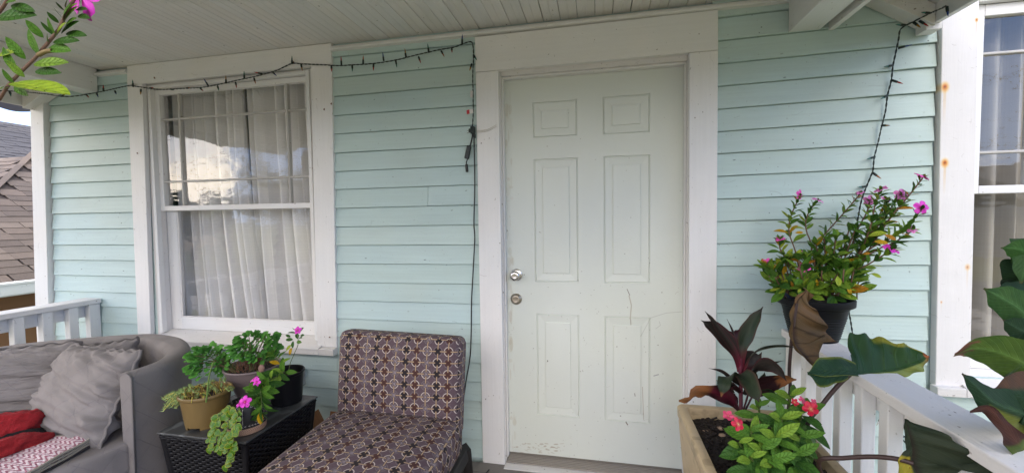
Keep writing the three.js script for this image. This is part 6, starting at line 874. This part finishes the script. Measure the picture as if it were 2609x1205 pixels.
// ---- leaves that reach into the picture from plants beside it
{
  const t = thing('hanging_vinca', 'vinca branch with narrow green leaves and a magenta petal, top left corner', 'plant', [-0.95, 1.45, 1.75]), R = rng(9), K = crop(0, 0, 4.577), A = (x, y, d = 0.6) => at(...K(x, y), d);
  const st = (list, r) => mesh('stem', tube(list, r, 24, 7), stemM, t);
  st([A(-1800, 2350, 0.74), A(-200, 1300, 0.62), A(110, 950, 0.6), A(330, 750, 0.6), A(540, 510, 0.6), A(640, 410, 0.6), A(780, 120, 0.6), A(880, -60, 0.6)], 0.0022);
  st([A(-1800, 2350, 0.74), A(-400, 700, 0.64), A(-100, 250, 0.62), A(60, 30, 0.61), A(120, -80, 0.61)], 0.0022);
  const HM = { deep: leafMat(0.045, 0.13, 0.015), mid: leafMat(0.09, 0.22, 0.02), light: leafMat(0.17, 0.3, 0.03), lime: leafMat(0.28, 0.4, 0.03) };
  const GL = leafGeo({ w: 0.3, nose: 0.92, curl: 0.05, fold: 0.25, n: 12, pw: 0.75 }), GW = leafGeo({ w: 0.4, nose: 0.9, curl: 0.06, fold: 0.25, n: 12, pw: 0.75 });
  const L = (x0, y0, x1, y1, m, g = GL, d = 0.6, nz = [0, 0.5, 1]) => { const a = A(x0, y0, d), b = A(x1, y1, d - 0.012); leafAt(t, g, HM[m], a, b.clone().sub(a), v3(...nz), a.distanceTo(b)); };
  L(450, 640, 300, 330, 'mid', GW); L(500, 440, 275, 225, 'mid', GW); L(620, 410, 455, 250, 'deep'); L(640, 420, 530, 200, 'mid', GW); L(680, 270, 530, 135, 'deep', GW); L(720, 210, 610, 90, 'deep'); L(740, 120, 630, 20, 'deep'); L(640, 430, 740, 250, 'lime', GW); L(700, 400, 890, 230, 'deep', GW); L(760, 390, 990, 405, 'deep'); L(610, 490, 900, 460, 'deep'); L(560, 560, 800, 580, 'mid', GW); L(380, 750, 770, 710, 'light'); L(400, 830, 685, 838, 'deep'); L(290, 690, 35, 420, 'mid', GW); L(200, 850, 0, 540, 'mid', GW); L(280, 900, 60, 700, 'light', GW); L(160, 980, 0, 800, 'mid', GW); L(120, 970, 790, 1060, 'lime', GW, 0.59, [0, 1, 0.6]); L(160, 1000, 300, 1110, 'mid'); L(60, 1000, -60, 1060, 'light', GW); L(120, 60, 380, 120, 'deep'); L(-40, 210, 385, 150, 'deep', GW); L(60, 30, 160, 0, 'mid'); L(-20, 640, 130, 600, 'lime', GW); L(740, 250, 880, 60, 'light', GW); L(720, 230, 800, 30, 'mid', GW); L(770, 130, 880, 30, 'light'); L(750, 300, 870, 200, 'mid', GW); L(880, 110, 1000, 100, 'deep'); L(900, 180, 1030, 205, 'deep'); L(560, 500, 530, 380, 'light'); L(100, 1020, 0, 1040, 'lime', GW); L(760, 90, 770, -30, 'mid', GW);
  const b = A(960, -75, 0.6), f = lmesh('flower', FL.magenta[1], petalMat, t); orient(f, b.clone().sub(t.position), v3(0.4, -1, 0), v3(-0.35, 0.4, 1), 0.036);
  const pod = A(440, 640, 0.6); mesh('seed_pod', tube([pod, A(520, 600, 0.595), A(600, 590, 0.595)], 0.003, 10, 6), std({ color: lin(0.2, 0.14, 0.05), roughness: 0.7 }), t);
  const pot = A(-1900, 2500, 0.75); const p = potThing('hanging_pot', 'brown hanging pot of the vinca branch, out past the left edge', pot.clone().add(v3(0, -0.16, 0)), [[0, 0], [0.07, 0], [0.1, 0.14], [0.105, 0.16], [0.098, 0.16], [0.09, 0.13]], std({ color: lin(0.05, 0.03, 0.02), roughness: 0.6 }), 0.14, 0.094); 
  mesh('hanger', [0, 2.1, 4.2].map((a) => tube([pot.clone().add(v3(Math.cos(a) * 0.1, 0, Math.sin(a) * 0.1)), pot.clone().add(v3(0, 2.372 - pot.y, 0))], 0.0015, 2, 4)), M.rubber, p);
}
{
  const t = thing('canna_plant', 'big leaved green plant at the right edge, some of its leaf tips brown', 'plant', [1.28, 0, 1.16]), K = crop(2300, 560, 1.845), A = (x, y, d) => at(...K(x, y), d);
  const g1 = [0.06, 0.115, 0.018], g2 = [0.013, 0.038, 0.014], bw = [0.08, 0.032, 0.022], yl = [0.14, 0.16, 0.02];
  const stalk = (h) => v3(1.3, h, 1.1);
  mesh('stem', tube([v3(1.3, 0.0, 1.1), stalk(0.5), stalk(1.0), v3(1.27, 1.35, 1.1)], 0.016, 16, 8), std({ color: lin(0.06, 0.09, 0.03), roughness: 0.5 }), t);
  const Lf = (pts, w, side, col, o = {}) => mesh('leaf', blade(pts, w, side, { fold: 0.15, n: 30, m: 10, ripple: 0.03, ...o, colors: col }), o.dull ? BMdull : BM, t, o.label);
  const gcol = (g, e = 0) => (u, s) => { const st = 1 + 0.1 * Math.sin(u * 60 - Math.abs(s) * 14); return (Math.abs(s) < 0.05 ? g.map((q) => q * 1.6 + 0.01) : u > 1 - e + 0.05 * Math.sin(s * 8) ? mix3(bw, [0.2, 0.08, 0.05], Math.abs(s)) : g).map((q) => q * st); };
  Lf([stalk(0.92), A(660, 720, 1.0), A(570, 668, 0.94), A(450, 620, 0.91), A(340, 605, 0.9), A(246, 638, 0.9)], [0.014, 0.042, 0.05, 0.04, 0.03, 0.006], v3(0.2, 1, 0.5), gcol(g1, 0.16), { label: 'broad green leaf with a torn brown tip' });
  Lf([stalk(0.82), A(700, 960, 1.0), A(560, 905, 0.93), A(440, 860, 0.9), A(350, 780, 0.89), A(283, 722, 0.89)], [0.014, 0.04, 0.045, 0.032, 0.017, 0.002], v3(0.3, 1, -0.3), (u, s) => (s < -0.35 && u < 0.62 ? yl : gcol(g2)(u, s)), { fold: 0.35 });
  Lf([stalk(0.85), A(700, 900, 0.96), A(600, 840, 0.95), A(500, 820, 0.95), A(430, 800, 0.95)], [0.014, 0.05, 0.06, 0.04, 0.004], v3(0.2, 1, -0.2), (u, s) => (s > 0.3 ? [0.075, 0.04, 0.022] : g2));
  Lf([stalk(0.75), A(660, 1120, 0.95), A(560, 1060, 0.9), A(480, 970, 0.88), A(400, 890, 0.88), A(320, 905, 0.88)], [0.014, 0.02, 0.022, 0.013, 0.011, 0.003], v3(0.5, 1, 0.2), (u, s) => (u > 0.42 ? mix3(bw, [0.05, 0.02, 0.016], Math.abs(s)) : mix3(yl, g1, u * 2)), { ripple: 0.35, dull: true, label: 'withered brown leaf curling over the rail' });
  Lf([stalk(1.05), A(690, 560, 0.98), A(570, 430, 0.93), A(480, 370, 0.92), A(385, 322, 0.92)], [0.012, 0.034, 0.038, 0.03, 0.002], v3(0.3, 1, 0.3), gcol([0.04, 0.1, 0.03]));
  Lf([stalk(1.05), A(680, 420, 0.99), A(600, 350, 0.96), A(520, 330, 0.96), A(440, 330, 0.96)], [0.012, 0.03, 0.034, 0.02, 0.002], v3(0.2, 1, -0.5), gcol(g2));
  Lf([stalk(1.12), A(700, 260, 0.97), A(600, 160, 0.93), A(540, 135, 0.92), A(465, 132, 0.92)], [0.012, 0.03, 0.034, 0.022, 0.001], v3(0.2, 1, 0.4), gcol([0.04, 0.11, 0.025]));
  Lf([stalk(1.1), A(650, 330, 0.97), A(560, 260, 0.95), A(520, 210, 0.95), A(530, 185, 0.95)], [0.012, 0.03, 0.03, 0.02, 0.004], v3(1, 0.3, 0.2), gcol(g2));
  Lf([stalk(0.98), A(680, 560, 0.96), A(570, 520, 0.92), A(520, 495, 0.91), A(475, 470, 0.91)], [0.012, 0.024, 0.026, 0.018, 0.001], v3(0.3, 1, 0.1), gcol(g2));
  Lf([stalk(1.15), A(700, 100, 0.96), A(620, 130, 0.93), A(580, 230, 0.92), A(560, 300, 0.92)], [0.012, 0.03, 0.034, 0.02, 0.002], v3(1, 0.3, 0.3), gcol([0.03, 0.08, 0.02]));
}

// ------------------------------------------------------------------ string lights, cords, small fittings
{
  const bulbCols = [[0.3, 0.012, 0.01], [0.02, 0.12, 0.09], [0.32, 0.16, 0.02], [0.02, 0.05, 0.2], [0.3, 0.08, 0.01]].map((c) => new THREE.MeshPhysicalMaterial({ color: lin(...c), roughness: 0.15, clearcoat: 0.5 }));
  const clearB = new THREE.MeshPhysicalMaterial({ color: lin(0.75, 0.75, 0.72), roughness: 0.12, transmission: 0.7, thickness: 0.003 });
  const sock = lathe([[0, 0], [0.0045, 0], [0.0052, 0.004], [0.005, 0.02], [0.0042, 0.024], [0, 0.024]], 10), glass = lathe([[0, 0.022], [0.0034, 0.023], [0.0036, 0.03], [0.0022, 0.039], [0.0008, 0.045], [0, 0.047]], 10);
  const wire = (pts, t, r = 0.0019) => { const cv = curveOf(pts), len = cv.getLength(), n = Math.max(60, Math.round(len / 0.007)), A = [], B = []; for (let i = 0; i <= n; i++) { const p = cv.getPointAt(i / n), T = cv.getTangentAt(i / n), s = T.clone().cross(Zv).normalize(), u = s.clone().cross(T), a = i * 0.85; const d = s.multiplyScalar(Math.cos(a) * r).addScaledVector(u, Math.sin(a) * r); A.push(p.clone().add(d)); B.push(p.clone().sub(d)); } mesh('wire', [A, B].map((q) => flat(new THREE.TubeGeometry(new THREE.CatmullRomCurve3(q), n, r, 4))), M.greenwire, t); };
  const bulb = (t, p, d, k, lab) => { const g = partGroup('bulb', t), s = lmesh('socket', sock, M.greenwire, g); const b = lmesh('glass_bulb', glass, k < 0 ? clearB : bulbCols[k % 5], g); g.position.copy(p).sub(t.position); g.quaternion.setFromUnitVectors(UP, d.clone().normalize()); };
  const t = thing('string_lights', 'dark string of small coloured lights draped above window and hung beside the door', 'string lights', [-1.6, 2.2, 0.05]);
  const zc = 0.042, z1 = (x, y, z = zc) => PZ(x, y, z);
  const main = [z1(-120, 226, 0.75), z1(0, 228, 0.55), z1(60, 231, 0.4), z1(110, 236, 0.22), z1(170, 243, 0.1), z1(245, 232), z1(320, 216), z1(345, 218), z1(400, 225), z1(470, 222), z1(520, 218), z1(600, 201), z1(650, 190), z1(695, 177), z1(733, 160), z1(760, 161), z1(810, 163), z1(850, 165), z1(890, 163), z1(925, 161), z1(960, 157), z1(1000, 150), z1(1040, 140), z1(1100, 126), z1(1140, 119), z1(1160, 112), z1(1182, 105), z1(1189, 112), z1(1191, 145), z1(1189, 190), z1(1190, 240), z1(1190, 290), z1(1188, 320)];
  wire(main, t);
  const K = crop(200, 0, 4.293), a4 = (x, y) => K(x, y), K1 = crop(830, 80, 2.48), a1 = (x, y) => K1(x, y);
  let i = 0; for (const [x0, y0, x1, y1] of [[265, 1000, 262, 940], [390, 995, 402, 1025], [590, 950, 585, 890], [675, 975, 672, 1025], [770, 965, 830, 955], [1000, 975, 1035, 985], [1175, 965, 1215, 960], [1325, 965, 1358, 995], [1415, 940, 1378, 882], [1515, 940, 1525, 980], [1608, 910, 1606, 850], [1712, 900, 1722, 955], [1808, 862, 1806, 805], [1915, 855, 1932, 915], [2010, 808, 1970, 800], [2120, 790, 2170, 838], [2330, 700, 2330, 640], [2430, 705, 2446, 780]]) { const p = z1(...a4(x0, y0)), e = z1(...a4(x1, y1), zc + 0.012); bulb(t, p, e.sub(p), i++ * 3 % 7); }
  for (const [x0, y0, x1, y1] of [[97, 212, 95, 172], [165, 212, 167, 255], [234, 206, 235, 168], [300, 204, 299, 246], [365, 188, 360, 148], [441, 185, 448, 228], [506, 165, 500, 122], [585, 160, 600, 202], [650, 135, 645, 95], [728, 122, 750, 163], [795, 105, 796, 118], [861, 78, 862, 28], [932, 148, 952, 178], [922, 205, 912, 236], [33, 215, 35, 250]]) { const p = z1(...a1(x0, y0)), e = z1(...a1(x1, y1), zc + 0.012); bulb(t, p, e.sub(p), i++ * 3 % 7); }
  for (const [x0, y0, x1, y1, z] of [[60, 231, 54, 222, 0.4], [155, 241, 165, 234, 0.12], [215, 238, 222, 246, 0.06], [240, 233, 246, 246, 0.05], [22, 229, 25, 242, 0.5]]) { const p = PZ(x0, y0, z), e = PZ(x1, y1, z + 0.01); bulb(t, p, e.sub(p), i++ * 3 % 7); }
  { const p = z1(1187, 238), q = z1(1183, 281); mesh('tag', board([[p.x - 0.008, p.y - 0.015], [p.x + 0.005, p.y - 0.017], [p.x + 0.007, p.y + 0.018], [p.x - 0.006, p.y + 0.02]], 0.046, 0.047, { bevel: 0 }), std({ color: lin(0.6, 0.58, 0.56), roughness: 0.6 }), t); mesh('tag', board([[q.x - 0.002, q.y - 0.012], [q.x + 0.018, q.y - 0.009], [q.x + 0.016, q.y + 0.012], [q.x - 0.003, q.y + 0.01]], 0.048, 0.049, { bevel: 0 }), std({ color: lin(0.7, 0.68, 0.66), roughness: 0.6 }), t); mesh('tag', board([[q.x - 0.018, q.y - 0.014], [q.x - 0.0025, q.y - 0.012], [q.x - 0.0035, q.y + 0.010], [q.x - 0.019, q.y + 0.007]], 0.048, 0.049, { bevel: 0 }), std({ color: lin(0.5, 0.03, 0.04), roughness: 0.6 }), t, 'red half of a warning tag'); }
  // right string
  const r = thing('string_lights', 'dark string of small lights hanging from the right eave, passing behind the potted vinca', 'string lights', [1.3, 1.8, 0.05]);
  const Kr = crop(1800, 0, 2.644), b4 = (x, y) => Kr(x, y), zr = (x, y, z = 0.034) => PZ(...b4(x, y), z);
  const rl = [at(2470, -60, 1.55), at(...b4(1750, -40), 1.75), at(...b4(1670, 5), 1.95), zr(1600, 50, 0.2), zr(1500, 95, 0.12), zr(1400, 145, 0.09), zr(1340, 175, 0.075), zr(1308, 205, 0.06), zr(1300, 260, 0.04), zr(1285, 330), zr(1260, 450), zr(1250, 540), zr(1225, 640), zr(1210, 750), zr(1185, 850), zr(1160, 960), zr(1135, 1060), zr(1125, 1150), zr(1110, 1190), PZ(2170, 500, 0.034), PZ(2158, 560, 0.034), PZ(2148, 620, 0.034), PZ(2120, 700, 0.034), PZ(2140, 800, 0.034), PZ(2170, 960, 0.034), PZ(2235, 1062, 0.034), PZ(2300, 1140, 0.034), PZ(2340, 1230, 0.034)];
  wire(rl, r);
  for (const [x0, y0, x1, y1, z] of [[1625, 45, 1633, 105, 0.2], [1510, 88, 1470, 84, 0.12], [1440, 140, 1470, 158, 0.1], [1345, 170, 1280, 165, 0.08], [1400, 150, 1420, 165, 0.09], [1295, 325, 1345, 312], [1262, 440, 1205, 448], [1252, 540, 1290, 552], [1225, 642, 1192, 660], [1185, 845, 1200, 845], [1138, 1058, 1100, 1068], [1120, 1160, 1155, 1185]]) { const p = zr(x0, y0, z), e = zr(x1, y1, (z ?? 0.034) + 0.012); bulb(r, p, e.sub(p), x1 < x0 ? 5 * (i++ % 3) + 1 : i++); }
  for (const [x0, y0, x1, y1, k] of [[2182, 469, 2160, 471, 1], [2220, 1050, 2208, 1068, -1], [2260, 1095, 2285, 1100, 1], [2305, 1125, 2302, 1105, -1]]) { const p = PZ(x0, y0, 0.036), e = PZ(x1, y1, 0.046); bulb(r, p, e.sub(p), k); }
  // extension cord beside the door
  const c = thing('extension_cord', 'black extension cord running down the wall beside the door, from plugs tied at the casing', 'cord', [-0.66, 0, 0.05]), zd = 0.04;
  mesh('cable', tube([PZ(1192, 335, zd), PZ(1193, 380, zd), PZ(1194, 470, zd), PZ(1192, 560, zd), PZ(1194, 600, zd), PZ(1190, 680, zd), PZ(1186, 760, zd), PZ(1185, 840, zd), PZ(1182, 900, zd + 0.01), PZ(1172, 960, 0.06), PZ(1162, 1040, 0.08), PZ(1160, 1120, 0.1), v3(-0.72, 0.012, 0.16), v3(-0.66, 0.006, 0.25), v3(-0.6, 0.006, 0.17), v3(-0.58, 0.006, 0.1)], 0.0036, 120, 7), M.rubber, c);
  const pl = PZ(1190, 327, zd); mesh('plug', [box(pl.x - 0.012, pl.x + 0.012, pl.y - 0.022, pl.y + 0.018, 0.032, 0.058, { r: 0.006 }), box(pl.x - 0.022, pl.x - 0.006, pl.y - 0.014, pl.y + 0.006, 0.036, 0.056, { r: 0.004 }), box(pl.x + 0.002, pl.x + 0.014, pl.y - 0.045, pl.y - 0.02, 0.036, 0.054, { r: 0.004 })], M.greenwire, c);
  mesh('prong', [cyl(pl.clone().add(v3(-0.022, -0.002, 0.004)), pl.clone().add(v3(-0.033, -0.004, 0.004)), 0.0018), cyl(pl.clone().add(v3(-0.022, -0.012, 0.006)), pl.clone().add(v3(-0.032, -0.016, 0.006)), 0.0018)], M.steel, c);
  mesh('tail', [tube([PZ(1189, 335, 0.045), PZ(1187, 350, 0.045), PZ(1182, 368, 0.045)], 0.0042, 10, 6), tube([PZ(1176, 400, 0.045), PZ(1173, 408, 0.045), PZ(1173, 416, 0.045)], 0.003, 10, 6)], M.rubber, c);
  const slab = (x0, y0, x1, y1, w, d, z) => { const a = PZ(x0, y0, z), b = PZ(x1, y1, z), L = a.distanceTo(b), g = new RoundedBoxGeometry(w, L, d, 3, 0.005); g.rotateZ(Math.atan2(b.y - a.y, b.x - a.x) - Math.PI / 2); g.translate((a.x + b.x) / 2, (a.y + b.y) / 2, z + d / 2 - 0.006); return metric(g); };
  mesh('socket_block', slab(1174, 400, 1181, 367, 0.024, 0.02, 0.04), std({ color: lin(0.012, 0.02, 0.02), roughness: 0.45 }), c); mesh('plug', slab(1175, 433, 1173, 413, 0.015, 0.012, 0.04), M.rubber, c);
  { const p = PZ(1178, 385, 0.056); mesh('outlet_slot', [0.007, -0.007].flatMap((dy) => [box(p.x - 0.004, p.x - 0.0025, p.y + dy - 0.003, p.y + dy + 0.003, 0.053, 0.0548, { r: 0.0003 }), box(p.x + 0.0025, p.x + 0.004, p.y + dy - 0.003, p.y + dy + 0.003, 0.053, 0.0548, { r: 0.0003 })]), std({ color: lin(0.002, 0.002, 0.002), roughness: 0.9 }), c); }
  const s = thing('clear_ties', 'two strands of clear tie line stretched round the door casing beside the plugs', 'string', [-0.57, 1.87, 0.04]);
  for (const [ya, yb, yc] of [[329, 326, 314], [333, 330, 318]]) mesh('strand', tube([PZ(1198, ya, 0.038), PZ(1225, yb, 0.039), PZ(1249, yc, 0.038)], 0.0012, 14, 5), std({ color: lin(0.55, 0.5, 0.42), roughness: 0.3 }), s);
  // clear weather cover low on the wall behind the black pot
  const w = PZ(757, 946, 0.03), wc = thing('outlet_cover', 'clear plastic weather cover on the mint wall beside the black nursery pot', 'outlet cover', [w.x, w.y, 0.02]);
  mesh('cover', box(w.x - 0.03, w.x + 0.03, w.y - 0.055, w.y + 0.055, 0.024, 0.07, { r: 0.01 }), new THREE.MeshPhysicalMaterial({ color: lin(0.8, 0.82, 0.82), roughness: 0.25, transmission: 0.75, thickness: 0 }), wc); mesh('outlet', box(w.x - 0.02, w.x + 0.02, w.y - 0.04, w.y + 0.04, 0.02, 0.032, { r: 0.004 }), std({ color: lin(0.35, 0.34, 0.32), roughness: 0.5 }), wc);
}
renderer.render(scene, camera);
